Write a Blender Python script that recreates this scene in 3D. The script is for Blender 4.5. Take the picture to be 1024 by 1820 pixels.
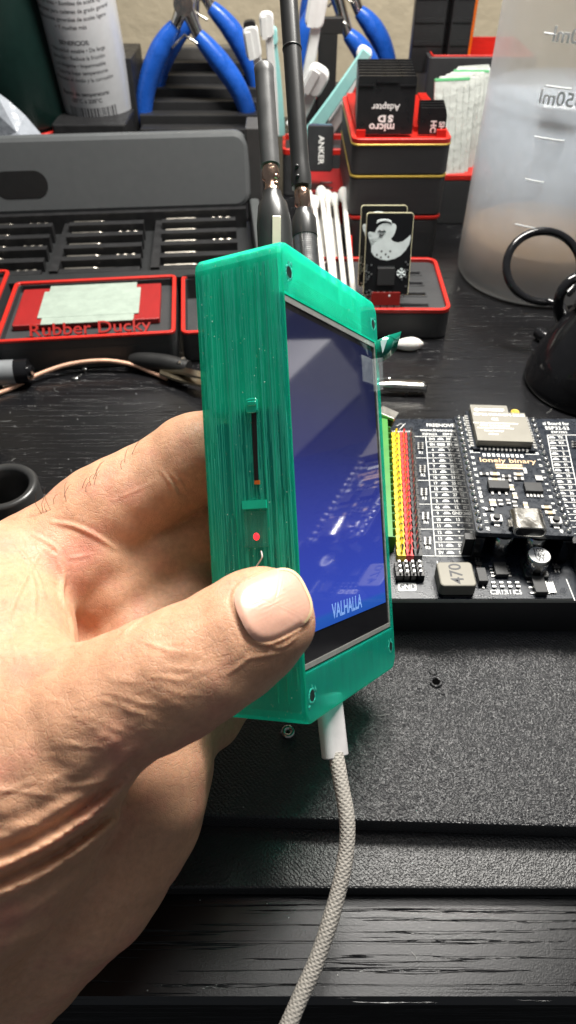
import bpy, bmesh, math, random
import numpy as np
from mathutils import Matrix, Vector
from mathutils.bvhtree import BVHTree

random.seed(7)
U = 0.00114          # one model unit in metres
TH = math.radians(44.0)
F = 1262.0
H = 165.0
S = bpy.context.scene
for o in list(bpy.data.objects):
    bpy.data.objects.remove(o)

# ------------------------------------------------------------------ camera, world, lamps
cam_d = bpy.data.cameras.new('camera')
cam = bpy.data.objects.new('camera', cam_d)
S.collection.objects.link(cam)
S.camera = cam
cam.location = (0, 0, H * U)
cam.rotation_euler = (math.radians(90) - TH, 0, 0)
cam_d.sensor_fit = 'VERTICAL'
cam_d.sensor_height = 36
cam_d.lens = F / 1820 * 36
cam_d.clip_start = 0.01
cam_d.clip_end = 20
cam_d.dof.use_dof = True
cam_d.dof.focus_distance = 0.175
cam_d.dof.aperture_fstop = 28

W = bpy.data.worlds.new('World')
S.world = W
W.use_nodes = True
W.node_tree.nodes['Background'].inputs[0].default_value = (0.85, 0.92, 1.0, 1)
W.node_tree.nodes['Background'].inputs[1].default_value = 0.12

def lamp(name, loc, target, power, size, col, sizey=None):
    d = bpy.data.lights.new(name, 'AREA')
    d.energy = power
    d.shape = 'RECTANGLE' if sizey else 'DISK'
    d.size = size * U
    if sizey:
        d.size_y = sizey * U
    d.color = col
    o = bpy.data.objects.new(name, d)
    S.collection.objects.link(o)
    o.location = Vector(loc) * U
    o.rotation_euler = (Vector(target) - Vector(loc)).to_track_quat('-Z', 'Y').to_euler()
    return o
lamp('desk_lamp_light', (80, 325, 420), (25, 190, 20), 7.6, 230, (1.0, 0.965, 0.90), 90)
lamp('overhead_fill', (110, 230, 800), (60, 200, 0), 1.0, 260, (1.0, 0.97, 0.93))  # added fill lamp overhead, placed to put a sheen on the wood

S.render.engine = 'CYCLES'
S.view_settings.view_transform = 'Standard'
S.view_settings.look = 'None'
S.view_settings.exposure = 0.0
S.view_settings.gamma = 1.0
S.view_settings.use_curve_mapping = False
S.cycles.transparent_max_bounces = 12
S.cycles.max_bounces = 8
S.render.resolution_x = 576
S.render.resolution_y = 1024

# ------------------------------------------------------------------ projection helpers (model units)
CR = Vector((1, 0, 0))
CU = Vector((0, math.sin(TH), math.cos(TH)))
CF = Vector((0, math.cos(TH), -math.sin(TH)))
CO = Vector((0, 0, H))

def ray(px, py):
    return CF + CR * ((px - 512) / F) + CU * ((910 - py) / F)
def Pz(px, py, z=0.0):
    d = ray(px, py)
    return CO + d * ((z - H) / d.z)
def Py(px, py, y):
    d = ray(px, py)
    return CO + d * (y / d.y)
def Pt(px, py, t):
    return CO + ray(px, py) * t

# ------------------------------------------------------------------ materials
MATS = {}
def M(name, col, rough=0.5, metal=0.0, bump=None, var=0.12, vscale=0.25, spec=0.5, coat=0.0,
      emit=None, estr=0.0, trans=0.0, alpha=1.0, sss=0.0, rvar=0.0, stretch=(1, 1, 1), ior=1.45):
    """bump = (kind, scale per unit, height in units)"""
    if name in MATS:
        return MATS[name]
    m = bpy.data.materials.new(name)
    m.use_nodes = True
    nt = m.node_tree
    b = nt.nodes['Principled BSDF']
    tc = nt.nodes.new('ShaderNodeTexCoord')
    mp = nt.nodes.new('ShaderNodeMapping')
    mp.inputs['Scale'].default_value = [s / U for s in stretch]
    nt.links.new(tc.outputs['Object'], mp.inputs['Vector'])
    n1 = nt.nodes.new('ShaderNodeTexNoise')
    n1.inputs['Scale'].default_value = vscale
    n1.inputs['Detail'].default_value = 6
    nt.links.new(mp.outputs[0], n1.inputs['Vector'])
    rp = nt.nodes.new('ShaderNodeMapRange')
    rp.inputs['From Min'].default_value = 0.25
    rp.inputs['From Max'].default_value = 0.75
    rp.inputs['To Min'].default_value = 1 - var
    rp.inputs['To Max'].default_value = 1 + var
    nt.links.new(n1.outputs['Fac'], rp.inputs['Value'])
    mx = nt.nodes.new('ShaderNodeVectorMath')
    mx.operation = 'SCALE'
    mx.inputs[0].default_value = col[:3]
    nt.links.new(rp.outputs[0], mx.inputs['Scale'])
    nt.links.new(mx.outputs[0], b.inputs['Base Color'])
    b.inputs['Roughness'].default_value = rough
    if rvar:
        r2 = nt.nodes.new('ShaderNodeMapRange')
        r2.inputs['From Min'].default_value = 0.3
        r2.inputs['From Max'].default_value = 0.7
        r2.inputs['To Min'].default_value = max(0, rough - rvar)
        r2.inputs['To Max'].default_value = min(1, rough + rvar)
        nt.links.new(n1.outputs['Fac'], r2.inputs['Value'])
        nt.links.new(r2.outputs[0], b.inputs['Roughness'])
    b.inputs['Metallic'].default_value = metal
    b.inputs['Specular IOR Level'].default_value = spec
    b.inputs['Coat Weight'].default_value = coat
    b.inputs['Coat Roughness'].default_value = 0.05
    b.inputs['Transmission Weight'].default_value = trans
    b.inputs['Alpha'].default_value = alpha
    b.inputs['IOR'].default_value = ior
    if sss:
        b.inputs['Subsurface Weight'].default_value = sss
        b.inputs['Subsurface Radius'].default_value = (1, 0.4, 0.2)
        b.inputs['Subsurface Scale'].default_value = 2.2 * U
    if emit:
        b.inputs['Emission Color'].default_value = (*emit, 1)
        b.inputs['Emission Strength'].default_value = estr
    if bump:
        kind, sc, h = bump
        if kind == 'voronoi':
            t = nt.nodes.new('ShaderNodeTexVoronoi')
            out = t.outputs['Distance']
        else:
            t = nt.nodes.new('ShaderNodeTexNoise')
            t.inputs['Detail'].default_value = 4
            out = t.outputs['Fac']
        t.inputs['Scale'].default_value = sc
        nt.links.new(mp.outputs[0], t.inputs['Vector'])
        bp = nt.nodes.new('ShaderNodeBump')
        bp.inputs['Distance'].default_value = h * U
        bp.inputs['Strength'].default_value = 1
        nt.links.new(out, bp.inputs['Height'])
        nt.links.new(bp.outputs[0], b.inputs['Normal'])
    m['b'] = 1
    MATS[name] = m
    return m

BLK = M('black_plastic', (0.018, 0.018, 0.019), 0.38, bump=('noise', 6, 0.05), rvar=0.1)
BLKG = M('glossy_black', (0.008, 0.008, 0.009), 0.12, rvar=0.05)
PRINT = M('printed_dark_grey', (0.036, 0.037, 0.039), 0.5, bump=('noise', 3.0, 0.10), stretch=(0.15, 0.15, 4), rvar=0.1)
RED = M('printed_red', (0.50, 0.018, 0.011), 0.38, bump=('noise', 2.5, 0.12), stretch=(0.4, 0.4, 3))
DRED = M('dark_red_print', (0.27, 0.012, 0.012), 0.4, bump=('noise', 2.5, 0.12), stretch=(3, 0.4, 1))
GOLD = M('gold_line', (0.6, 0.42, 0.08), 0.4, 0.3)
GREY = M('grey_case', (0.082, 0.087, 0.090), 0.42, bump=('noise', 5, 0.03), var=0.05)
STEEL = M('steel', (0.62, 0.60, 0.56), 0.2, 1.0, bump=('noise', 1.2, 0.05), rvar=0.08)
TIN = M('solder_tin', (0.75, 0.74, 0.72), 0.28, 1.0, var=0.2, vscale=1)
NICKEL = M('shield_nickel', (0.20, 0.19, 0.165), 0.55, 0.55, var=.05, bump=('noise', .3, 0.02))
COPPER = M('copper_joint', (0.78, 0.52, 0.38), 0.22, 1.0, bump=('noise', 0.9, 0.25))
BLUE = M('blue_grip', (0.012, 0.085, 0.42), 0.3, bump=('noise', 0.6, 0.15), rvar=0.08)
WHITE = M('white_plastic', (0.72, 0.73, 0.72), 0.4, bump=('noise', 2, 0.05), var=0.05)
COTTON = M('cotton', (0.70, 0.69, 0.66), 0.9, bump=('noise', 3, 0.35), var=0.06, vscale=1, sss=0.2)
PAPER = M('swab_paper', (0.62, 0.61, 0.57), 0.7, var=0.06)
TEAL = M('teal_plastic', (0.30, 0.62, 0.60), 0.4, var=0.05)
INK = M('white_silkscreen', (0.80, 0.80, 0.78), 0.6, var=0.05)
INKG = M('gold_silkscreen', (0.72, 0.50, 0.30), 0.45, 0.3, var=0.1)
DINK = M('dark_print', (0.05, 0.05, 0.055), 0.6)
PCB = M('black_pcb', (0.010, 0.014, 0.022), 0.3, bump=('noise', 3, 0.04), rvar=0.08, var=0.25, vscale=0.6)
CHIP = M('chip_black', (0.02, 0.02, 0.021), 0.5, bump=('noise', 8, 0.03))
CREAM = M('pcb_edge', (0.62, 0.58, 0.38), 0.6)
YEL = M('yellow_header', (0.80, 0.55, 0.01), 0.4, var=0.08)
REDH = M('red_header', (0.72, 0.03, 0.03), 0.4, var=0.08)
GRN = M('green_terminal', (0.045, 0.22, 0.03), 0.4)
RUB = M('black_rubber', (0.014, 0.014, 0.014), 0.45, bump=('noise', 4, 0.08))
TAN = M('capacitor_tan', (0.55, 0.42, 0.25), 0.5)

def mixed_transparent(name, col, frac, rough=0.3, tint=(1, 1, 1), bump=None, stretch=(1, 1, 1), spec=0.5, trans=0.0):
    m = M(name, col, rough, bump=bump, stretch=stretch, spec=spec, trans=trans)
    nt = m.node_tree
    b = nt.nodes['Principled BSDF']
    tr = nt.nodes.new('ShaderNodeBsdfTransparent')
    tr.inputs[0].default_value = (*tint, 1)
    mx = nt.nodes.new('ShaderNodeMixShader')
    mx.inputs[0].default_value = frac
    nt.links.new(b.outputs[0], mx.inputs[1])
    nt.links.new(tr.outputs[0], mx.inputs[2])
    nt.links.new(mx.outputs[0], nt.nodes['Material Output'].inputs['Surface'])
    return m

# ------------------------------------------------------------------ mesh builder
MW = {}
def frame(o, x, y):
    x = Vector(x).normalized()
    y = Vector(y)
    y = (y - x * y.dot(x)).normalized()
    z = x.cross(y)
    m = Matrix.Identity(4)
    for i in range(3):
        m[i][0], m[i][1], m[i][2], m[i][3] = x[i], y[i], z[i], o[i]
    return m

TXT = {}
def text_mesh(s, size, ext, bold):
    k = (s, size, ext, bold)
    if k in TXT:
        return TXT[k]
    c = bpy.data.curves.new('lettering', 'FONT')
    c.body = s
    c.size = size
    c.extrude = ext
    c.offset = bold
    c.align_x = 'CENTER'
    c.align_y = 'CENTER'
    c.resolution_u = 3
    o = bpy.data.objects.new('lettering', c)
    S.collection.objects.link(o)
    dg = bpy.context.evaluated_depsgraph_get()
    me = bpy.data.meshes.new_from_object(o.evaluated_get(dg))
    r = ([v.co.copy() for v in me.vertices], [tuple(p.vertices) for p in me.polygons])
    bpy.data.objects.remove(o)
    bpy.data.curves.remove(c)
    bpy.data.meshes.remove(me)
    TXT[k] = r
    return r

def catmull(pts, n=8):
    pts = [Vector(p) for p in pts]
    out = []
    for i in range(len(pts) - 1):
        p0 = pts[max(i - 1, 0)]; p1 = pts[i]; p2 = pts[i + 1]; p3 = pts[min(i + 2, len(pts) - 1)]
        for k in range(n):
            t = k / n
            out.append(0.5 * ((2 * p1) + (p2 - p0) * t + (2 * p0 - 5 * p1 + 4 * p2 - p3) * t * t + (3 * p1 - p0 - 3 * p2 + p3) * t ** 3))
    out.append(pts[-1])
    return out

def rrect(w, d, r, n=4, cx=0, cy=0):
    out = []
    r = min(r, w / 2 - 1e-4, d / 2 - 1e-4)
    for qx, qy, a0 in ((1, 1, 0), (-1, 1, 90), (-1, -1, 180), (1, -1, 270)):
        for k in range(n + 1):
            a = math.radians(a0 + 90 * k / n)
            out.append((cx + qx * (w / 2 - r) + r * math.cos(a), cy + qy * (d / 2 - r) + r * math.sin(a)))
    return out

class MB:
    def __init__(s, T=None):
        s.v = []; s.f = []; s.mi = []; s.sm = []
        s.T = T or Matrix.Identity(4)
    def add(s, vs, fs, m=0, sm=False, T=None):
        n = len(s.v)
        A = s.T @ T if T else s.T
        s.v += [A @ Vector(v) for v in vs]
        for f in fs:
            s.f.append([i + n for i in f]); s.mi.append(m); s.sm.append(sm)
        return s
    def box(s, a, b, m=0, T=None):
        x0, y0, z0 = a; x1, y1, z1 = b
        vs = [(x0, y0, z0), (x1, y0, z0), (x1, y1, z0), (x0, y1, z0), (x0, y0, z1), (x1, y0, z1), (x1, y1, z1), (x0, y1, z1)]
        fs = [(0, 3, 2, 1), (4, 5, 6, 7), (0, 1, 5, 4), (1, 2, 6, 5), (2, 3, 7, 6), (3, 0, 4, 7)]
        return s.add(vs, fs, m, False, T)
    def loft(s, rings, m=0, sm=False, cap=True, closed=True, T=None):
        n = len(rings[0]); vs = [p for r in rings for p in r]; fs = []
        for i in range(len(rings) - 1):
            for k in range(n if closed else n - 1):
                a = i * n + k; b = i * n + (k + 1) % n
                fs.append((a, b, b + n, a + n))
        s.add(vs, fs, m, sm, T)
        if cap:
            s.add(rings[0], [tuple(reversed(range(n)))], m, False, T)
            s.add(rings[-1], [tuple(range(n))], m, False, T)
        return s
    def prism(s, poly, z0, z1, m=0, T=None):
        return s.loft([[(x, y, z0) for x, y in poly], [(x, y, z1) for x, y in poly]], m, False, True, True, T)
    def rbox(s, cx, cy, z0, z1, w, d, r=1.5, bev=0.4, m=0, T=None, n=4):
        R = []
        for ins, z in ((bev, z0), (0, z0 + bev), (0, z1 - bev), (bev * 0.3, z1 - bev * 0.3), (bev, z1)):
            R.append([(x, y, z) for x, y in rrect(w - 2 * ins, d - 2 * ins, max(r - ins, 0.05), n, cx, cy)])
        return s.loft(R, m, False, True, True, T)
    def ring(s, cx, cy, z0, z1, w, d, r, th, m=0, n=5, T=None):
        o = rrect(w, d, r, n, cx, cy); i = rrect(w - 2 * th, d - 2 * th, max(r - th, 0.1), n, cx, cy)
        b = min(0.25, th * 0.25, (z1 - z0) * 0.3)
        o2 = rrect(w - 2 * b, d - 2 * b, max(r - b, 0.1), n, cx, cy); i2 = rrect(w - 2 * th + 2 * b, d - 2 * th + 2 * b, max(r - th + b, 0.1), n, cx, cy)
        R = [[(x, y, z0) for x, y in o], [(x, y, z1 - b) for x, y in o], [(x, y, z1) for x, y in o2], [(x, y, z1) for x, y in i2], [(x, y, z1 - b) for x, y in i], [(x, y, z0) for x, y in i], [(x, y, z0) for x, y in o]]
        return s.loft(R, m, False, False, True, T)
    def tube(s, pts, r, seg=12, m=0, cap=True, T=None, fn=None):
        pts = [Vector(p) for p in pts]
        n = len(pts)
        rs = r if isinstance(r, (list, tuple)) else [r] * n
        if len(rs) != n:
            rs = [np.interp(i / (n - 1), np.linspace(0, 1, len(rs)), rs) for i in range(n)]
        tg = (pts[1] - pts[0]).normalized()
        a = tg.orthogonal().normalized()
        R = []; L = 0
        for i, p in enumerate(pts):
            t = (pts[min(i + 1, n - 1)] - pts[max(i - 1, 0)])
            t = t.normalized() if t.length > 1e-9 else tg
            a = (a - t * a.dot(t)).normalized(); b = t.cross(a)
            if i: L += (p - pts[i - 1]).length
            R.append([p + (a * math.cos(2 * math.pi * k / seg) + b * math.sin(2 * math.pi * k / seg)) * (rs[i] * (fn(L, 2 * math.pi * k / seg) if fn else 1)) for k in range(seg)])
        return s.loft(R, m, True, cap, True, T)
    def cyl(s, p0, p1, r0, r1=None, seg=24, m=0, T=None):
        r1 = r0 if r1 is None else r1
        return s.tube([p0, p1], [r0, r1], seg, m, True, T)
    def lathe(s, prof, seg=48, m=0, T=None, cap=False, fn=None):
        R = [[(r * (fn(z, 2 * math.pi * k / seg) if fn else 1) * math.cos(2 * math.pi * k / seg), r * (fn(z, 2 * math.pi * k / seg) if fn else 1) * math.sin(2 * math.pi * k / seg), z) for k in range(seg)] for r, z in prof]
        return s.loft(R, m, True, cap, True, T)
    def ell(s, c, r, m=0, seg=16, T=None):
        prof = [(math.sin(math.pi * k / 10), -math.cos(math.pi * k / 10)) for k in range(11)]
        A = Matrix.Translation(Vector(c)) @ Matrix.Diagonal((r[0], r[1], r[2], 1))
        return s.lathe([(max(a, 1e-4), b) for a, b in prof], seg, m, (T @ A) if T else A)
    def text(s, st, size, T, ext=0.02, m=0, bold=0.0, cyl=None, mirror=False, sx=1.0):
        vs, fs = text_mesh(st, size, ext, bold)
        vs = [Vector((v.x * sx * (-1 if mirror else 1), v.y, v.z)) for v in vs]
        if cyl:   # wrap round a cylinder: T origin is the axis point, x = sideways, y = up, z = outwards
            vs = [Vector(((cyl + v.z) * math.sin(v.x / cyl), v.y, (cyl + v.z) * math.cos(v.x / cyl))) for v in vs]
        if mirror:
            fs = [tuple(reversed(f)) for f in fs]
        return s.add(vs, fs, m, False, T)
    def build(s, name, mats, parent=None, world=False, bevel=0, sub=0):
        if not isinstance(mats, (list, tuple)): mats = [mats]
        vs = s.v
        loc = Vector((0, 0, 0))
        if parent is not None and world:
            inv = MW[parent.name].inverted()
            vs = [inv @ v for v in vs]
        if parent is None:
            lo = [min(v[i] for v in vs) for i in range(3)]; hi = [max(v[i] for v in vs) for i in range(3)]
            loc = Vector(((lo[0] + hi[0]) / 2, (lo[1] + hi[1]) / 2, lo[2]))
        me = bpy.data.meshes.new(name)
        me.from_pydata([(v - loc) * U for v in vs], [], s.f)
        for m in mats: me.materials.append(m)
        me.polygons.foreach_set('material_index', s.mi)
        me.polygons.foreach_set('use_smooth', s.sm)
        me.update()
        o = bpy.data.objects.new(name, me)
        S.collection.objects.link(o)
        o.location = loc * U
        if parent is not None: o.parent = parent
        MW[o.name] = (MW[parent.name] if parent is not None else Matrix.Translation(loc))
        if bevel:
            b = o.modifiers.new('bevel', 'BEVEL'); b.width = bevel * U; b.segments = 2; b.limit_method = 'ANGLE'
        if sub:
            b = o.modifiers.new('sub', 'SUBSURF'); b.levels = sub; b.render_levels = sub
        return o

def tag(o, label=None, cat=None, group=None, kind=None):
    if label: o['label'] = label
    if cat: o['category'] = cat
    if group: o['group'] = group
    if kind: o['kind'] = kind
    return o
def thing(name, label, cat, loc=(0, 0, 0), rz=0, group=None, T=None):
    o = bpy.data.objects.new(name, None)
    o.empty_display_size = 0.005
    S.collection.objects.link(o)
    A = T if T is not None else Matrix.Translation(Vector(loc)) @ Matrix.Rotation(rz, 4, 'Z')
    B = A.copy(); B.translation = A.translation * U
    o.matrix_world = B
    MW[o.name] = A
    return tag(o, label, cat, group)
def retag_copy(src, loc, rot=None, label=None, name=None):
    c = src.copy(); S.collection.objects.link(c)
    c.location = Vector(loc) * U
    if rot is not None: c.rotation_euler = rot
    if label: c['label'] = label
    for ch in src.children:
        k = ch.copy(); S.collection.objects.link(k); k.parent = c
        for g in ch.children:
            q = g.copy(); S.collection.objects.link(q); q.parent = k
    return c

# ------------------------------------------------------------------ the setting: desk, wall
def wood_material():
    m = bpy.data.materials.new('black_woodgrain_desk'); m.use_nodes = True
    nt = m.node_tree; b = nt.nodes['Principled BSDF']
    L = nt.links.new
    tc = nt.nodes.new('ShaderNodeTexCoord')
    mp = nt.nodes.new('ShaderNodeMapping'); mp.inputs['Scale'].default_value = (0.022 / U, 1.05 / U, 1 / U)
    L(tc.outputs['Object'], mp.inputs[0])
    n = nt.nodes.new('ShaderNodeTexNoise'); n.inputs['Scale'].default_value = 1.0; n.inputs['Detail'].default_value = 4; n.inputs['Roughness'].default_value = 0.55; n.inputs['Distortion'].default_value = 0.35
    L(mp.outputs[0], n.inputs['Vector'])
    cr = nt.nodes.new('ShaderNodeMapRange'); cr.inputs['From Min'].default_value = 0.0; cr.inputs['From Max'].default_value = 0.05
    cr.inputs['To Min'].default_value = 1; cr.inputs['To Max'].default_value = 0
    sb_ = nt.nodes.new('ShaderNodeMath'); sb_.operation = 'SUBTRACT'; sb_.inputs[1].default_value = 0.572; L(n.outputs['Fac'], sb_.inputs[0])
    ab_ = nt.nodes.new('ShaderNodeMath'); ab_.operation = 'MAXIMUM'; ab_.inputs[1].default_value = 0; L(sb_.outputs[0], ab_.inputs[0]); L(ab_.outputs[0], cr.inputs[0])
    m2 = nt.nodes.new('ShaderNodeMapping'); m2.inputs['Scale'].default_value = (1 / U, 1 / U, 1 / U)
    L(tc.outputs['Object'], m2.inputs[0])
    n2 = nt.nodes.new('ShaderNodeTexNoise'); n2.inputs['Scale'].default_value = 3.2; n2.inputs['Detail'].default_value = 3
    L(m2.outputs[0], n2.inputs['Vector'])
    ad = nt.nodes.new('ShaderNodeMath'); ad.operation = 'MULTIPLY_ADD'; ad.inputs[1].default_value = 0.13
    L(n2.outputs['Fac'], ad.inputs[0]); L(cr.outputs[0], ad.inputs[2])
    bp = nt.nodes.new('ShaderNodeBump'); bp.inputs['Distance'].default_value = 0.2 * U
    L(ad.outputs[0], bp.inputs['Height']); L(bp.outputs[0], b.inputs['Normal'])
    b.inputs['Base Color'].default_value = (0.006, 0.006, 0.007, 1)
    b.inputs['Roughness'].default_value = 0.24; b.inputs['Specular IOR Level'].default_value = .7
    return m
WOOD = wood_material()

d = MB()
d.box((-420, 33, -22), (420, 640, 0))
desk = d.build('desk', WOOD); tag(desk, kind='structure'); desk.modifiers.new('b', 'BEVEL').width = 1.2 * U

def wall_material():
    m = M('cream_wall', (0.50, 0.43, 0.31), 0.8, bump=('noise', 0.10, 1.2), var=0.08, vscale=0.05)
    return m
d = MB(); d.box((-600, 620, -200), (600, 640, 600)); tag(d.build('wall', wall_material()), kind='structure')
d = MB(); d.box((-700, -500, -720), (700, 700, -700))
tag(d.build('floor', M('dark_floor', (0.03, 0.028, 0.026), 0.7)), kind='structure')

# ------------------------------------------------------------------ textured printed plates in front
def plate_mat(name, col, sc, h, rough):
    m = bpy.data.materials.new(name); m.use_nodes = True
    nt = m.node_tree; b = nt.nodes['Principled BSDF']; L = nt.links.new
    tc = nt.nodes.new('ShaderNodeTexCoord'); mp = nt.nodes.new('ShaderNodeMapping'); mp.inputs['Scale'].default_value = (1 / U,) * 3
    L(tc.outputs['Object'], mp.inputs[0])
    v = nt.nodes.new('ShaderNodeTexVoronoi'); v.inputs['Scale'].default_value = sc; v.feature = 'SMOOTH_F1'
    n = nt.nodes.new('ShaderNodeTexNoise'); n.inputs['Scale'].default_value = sc * 0.9; n.inputs['Detail'].default_value = 4
    w = nt.nodes.new('ShaderNodeTexWave'); w.inputs['Scale'].default_value = 0.55; w.bands_direction = 'DIAGONAL'; w.inputs['Distortion'].default_value = 1.5
    for x in (v, n, w): L(mp.outputs[0], x.inputs['Vector'])
    a = nt.nodes.new('ShaderNodeMath'); a.operation = 'ADD'; L(v.outputs['Distance'], a.inputs[0]); L(n.outputs['Fac'], a.inputs[1])
    a2 = nt.nodes.new('ShaderNodeMath'); a2.operation = 'MULTIPLY_ADD'; a2.inputs[1].default_value = 0.25
    L(w.outputs['Fac'], a2.inputs[0]); L(a.outputs[0], a2.inputs[2])
    bp = nt.nodes.new('ShaderNodeBump'); bp.inputs['Distance'].default_value = h * U
    L(a2.outputs[0], bp.inputs['Height']); L(bp.outputs[0], b.inputs['Normal'])
    b.inputs['Base Color'].default_value = (*col, 1); b.inputs['Roughness'].default_value = rough; b.inputs['Specular IOR Level'].default_value = .7
    return m
PLA = plate_mat('textured_plate', (0.028, 0.028, 0.030), 2.5, 0.34, 0.30)
PLB = plate_mat('textured_plate_fine', (0.024, 0.024, 0.025), 2.8, 0.16, 0.40)

a = Pz(-300, 1430, 10); b_ = Pz(1200, 1475, 10)
t = thing('printed_plate', 'upper dark grey textured printed plate with a small screw hole, under the circuit board', 'plate', ((a.x + b_.x) / 2, (a.y + b_.y) / 2, 0), math.atan2(b_.y - a.y, b_.x - a.x))
d = MB()
d.rbox(0, 51, 4.4, 10, 200, 102, 1.5, 0.5)
d.build('plate_body', PLA, t)
hp = Pz(775, 1212, 10.05)
d = MB(); d.lathe([(0.9, 0), (1.55, 0.05), (1.7, 0.35), (1.2, 0.4), (0.95, 0.1)], 20, T=Matrix.Translation(hp))
d.lathe([(0.01, 0.06), (1.0, 0.06)], 20, 1, T=Matrix.Translation(hp))
hp2 = Pz(770, 1193, 10.05)
d.lathe([(0.7, 0), (1.0, 0.1), (1.1, 0.3), (0.8, 0.25), (0.7, 0.02)], 16, T=Matrix.Translation(hp2))
hp3 = Pz(788, 1233, 10.05)
d.ell(hp3, (0.6, 0.4, 0.2))
d.build('screw_hole', [PLA, M('hole_dark', (.002, .002, .002), .95, spec=0)], t, world=True)

a = Pz(-300, 1578, 4); b_ = Pz(1200, 1581, 4)
t = thing('printed_strip', 'lower smooth-grained dark grey strip between the upper plate and the wood grain', 'plate', ((a.x + b_.x) / 2, (a.y + b_.y) / 2, 0), math.atan2(b_.y - a.y, b_.x - a.x))
d = MB(); d.rbox(0, 40, 0.02, 4.3, 210, 80, 1.0, 0.5); d.build('strip_body', PLB, t)

d = MB()   # coiled screw tip peeking out under the case
q = Pz(512, 1299, 11)
d.lathe([(0.8, 0), (1.6, 0.1), (1.8, 0.8), (1.3, 1.2), (0.7, 1.0), (0.4, 0.3)], 20, T=Matrix.Translation((q.x, q.y, 10)))
tag(d.build('screw', STEEL), 'small steel screw lying on the plate just below the green case', 'screw')

# ------------------------------------------------------------------ development board on black riser
BY0, BY1 = 114.2, 190.5
BX0, BX1 = 20.5, 150
bt = thing('breakout_board', 'wide black circuit board with white silkscreen tables on a black riser', 'circuit board', ((BX0 + BX1) / 2, (BY0 + BY1) / 2, 10.02))
d = MB(); d.rbox((BX0 + BX1) / 2, (BY0 + BY1) / 2, 10.03, 22.4, BX1 - BX0 - 1, BY1 - BY0 - 0.6, 1.5, 0.3); d.build('riser', BLK, bt, world=True)
d = MB(); d.rbox((BX0 + BX1) / 2, (BY0 + BY1) / 2, 22.42, 23.7, BX1 - BX0, BY1 - BY0, 2, 0.15, 1)
d.box((BX0 + 0.2, BY0 + 0.2, 23.69), (BX1 - 0.2, BY1 - 0.2, 24.0), 0)
d.build('circuit_base', [PCB, M('pcb_core', (0.30, 0.30, 0.27), 0.6)], bt, world=True)
Z = 24.0
ink = MB()
def tx(st, px, py, size, m=0, z=Z, mb=None, ang=0.0, bold=0.015, sx=.74, wid=None):
    if wid:
        xs = [v.x for v in text_mesh(st, size, 0.015, bold)[0]]; sx = wid / (max(xs) - min(xs))
    p = Pz(px, py, z + 0.03)
    a_ = math.radians(ang - 1.5)
    (mb or ink).text(st, size, frame(p, (math.cos(a_), math.sin(a_), 0), (-math.sin(a_), math.cos(a_), 0)), 0.015, m, bold, sx=sx)
def line(p0, p1, w=0.22, mb=None, z=Z, m=0):
    a_ = Pz(*p0, z); b2 = Pz(*p1, z)
    v = (b2 - a_).normalized(); n_ = Vector((-v.y, v.x, 0)) * w / 2
    q = [a_ - n_, b2 - n_, b2 + n_, a_ + n_]
    (mb or ink).prism([(k.x, k.y) for k in q], z + 0.015, z + 0.045, m)
def zz(x, y):  # coordinates of the enlarged study picture to photo pixels
    return (660 + x / 2.813, 720 + y / 2.813)
tx('FREENOVE', *zz(345, 102), 2.4, wid=9.0)
tx('www.freenove.com', *zz(352, 126), 2.2, wid=14.0)
tx('ESP32S3', *zz(292, 146), 1.5, wid=4.6); tx('ESP32', *zz(386, 146), 1.5, wid=3.6)
left_rows = [('3V3', '3V3'), ('EN', 'EN'), ('4', 'VP'), ('5', 'VN'), ('6', '34'), ('7', '35'), ('15', '32'), ('16', '33'), ('17', '25'), ('18', '26'), ('8', '27'), ('3', '14'), ('46', '12'), ('9', 'GND'), ('10', '13'), ('11', '*'), ('12', '*'), ('13', '*'), ('14', '5V'), ('5V', '5V')]
ys = [170, 197, 224, 251, 278, 306, 334, 362, 391, 420, 449, 480, 511, 541, 573, 604, 637, 669, 702, 738]
def xat(y, xt, xb, yt=160, yb=750):
    return xt + (xb - xt) * (y - yt) / (yb - yt)
for i, (a_, c_) in enumerate(left_rows):
    y = ys[i]
    tx(a_, *zz(xat(y, 302, 350), y), 1.7, bold=0.03)
    tx(c_, *zz(xat(y, 388, 452), y), 1.7, bold=0.03)
    p = Pz(*zz(xat(y, 345, 396), y), Z)
    ink.prism([(p.x - 1.1, p.y - 0.35), (p.x + 1.1, p.y - 0.35), (p.x + 0.9, p.y), (p.x + 0.45, p.y + 0.55), (p.x - 0.45, p.y + 0.55), (p.x - 0.9, p.y)] if i != 1 else [(p.x - 1.2, p.y - 0.5), (p.x + 1.2, p.y - 0.5), (p.x + 1.2, p.y + 0.5), (p.x - 1.2, p.y + 0.5)], Z + 0.015, Z + 0.045)
    yl = (ys[i] + ys[i + 1]) / 2 if i < 19 else 755
    line(zz(xat(yl, 272, 318), yl), zz(xat(yl, 425, 492), yl), 0.2)
    if i in (3, 7, 11, 15): line(zz(xat(yl, 212, 250), yl), zz(xat(yl, 272, 318), yl), 0.2)
line(zz(212, 157), zz(425, 157)); line(zz(272, 157), zz(322, 755)); line(zz(425, 157), zz(492, 755)); line(zz(250, 753), zz(322, 755))
for k, (x, y) in enumerate([(245, 218), (255, 330), (262, 446), (270, 566), (280, 692)]):
    tx('R%d' % (k + 1), *zz(x + 4, y + 20), 1.8, bold=0.02)
right_rows = ['TX', 'RX', '1', '2', '42', '41', '40', '39', '38', '37', '36', '35', '0', '45', '48', '47', '21', '20', '19', '*']
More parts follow.
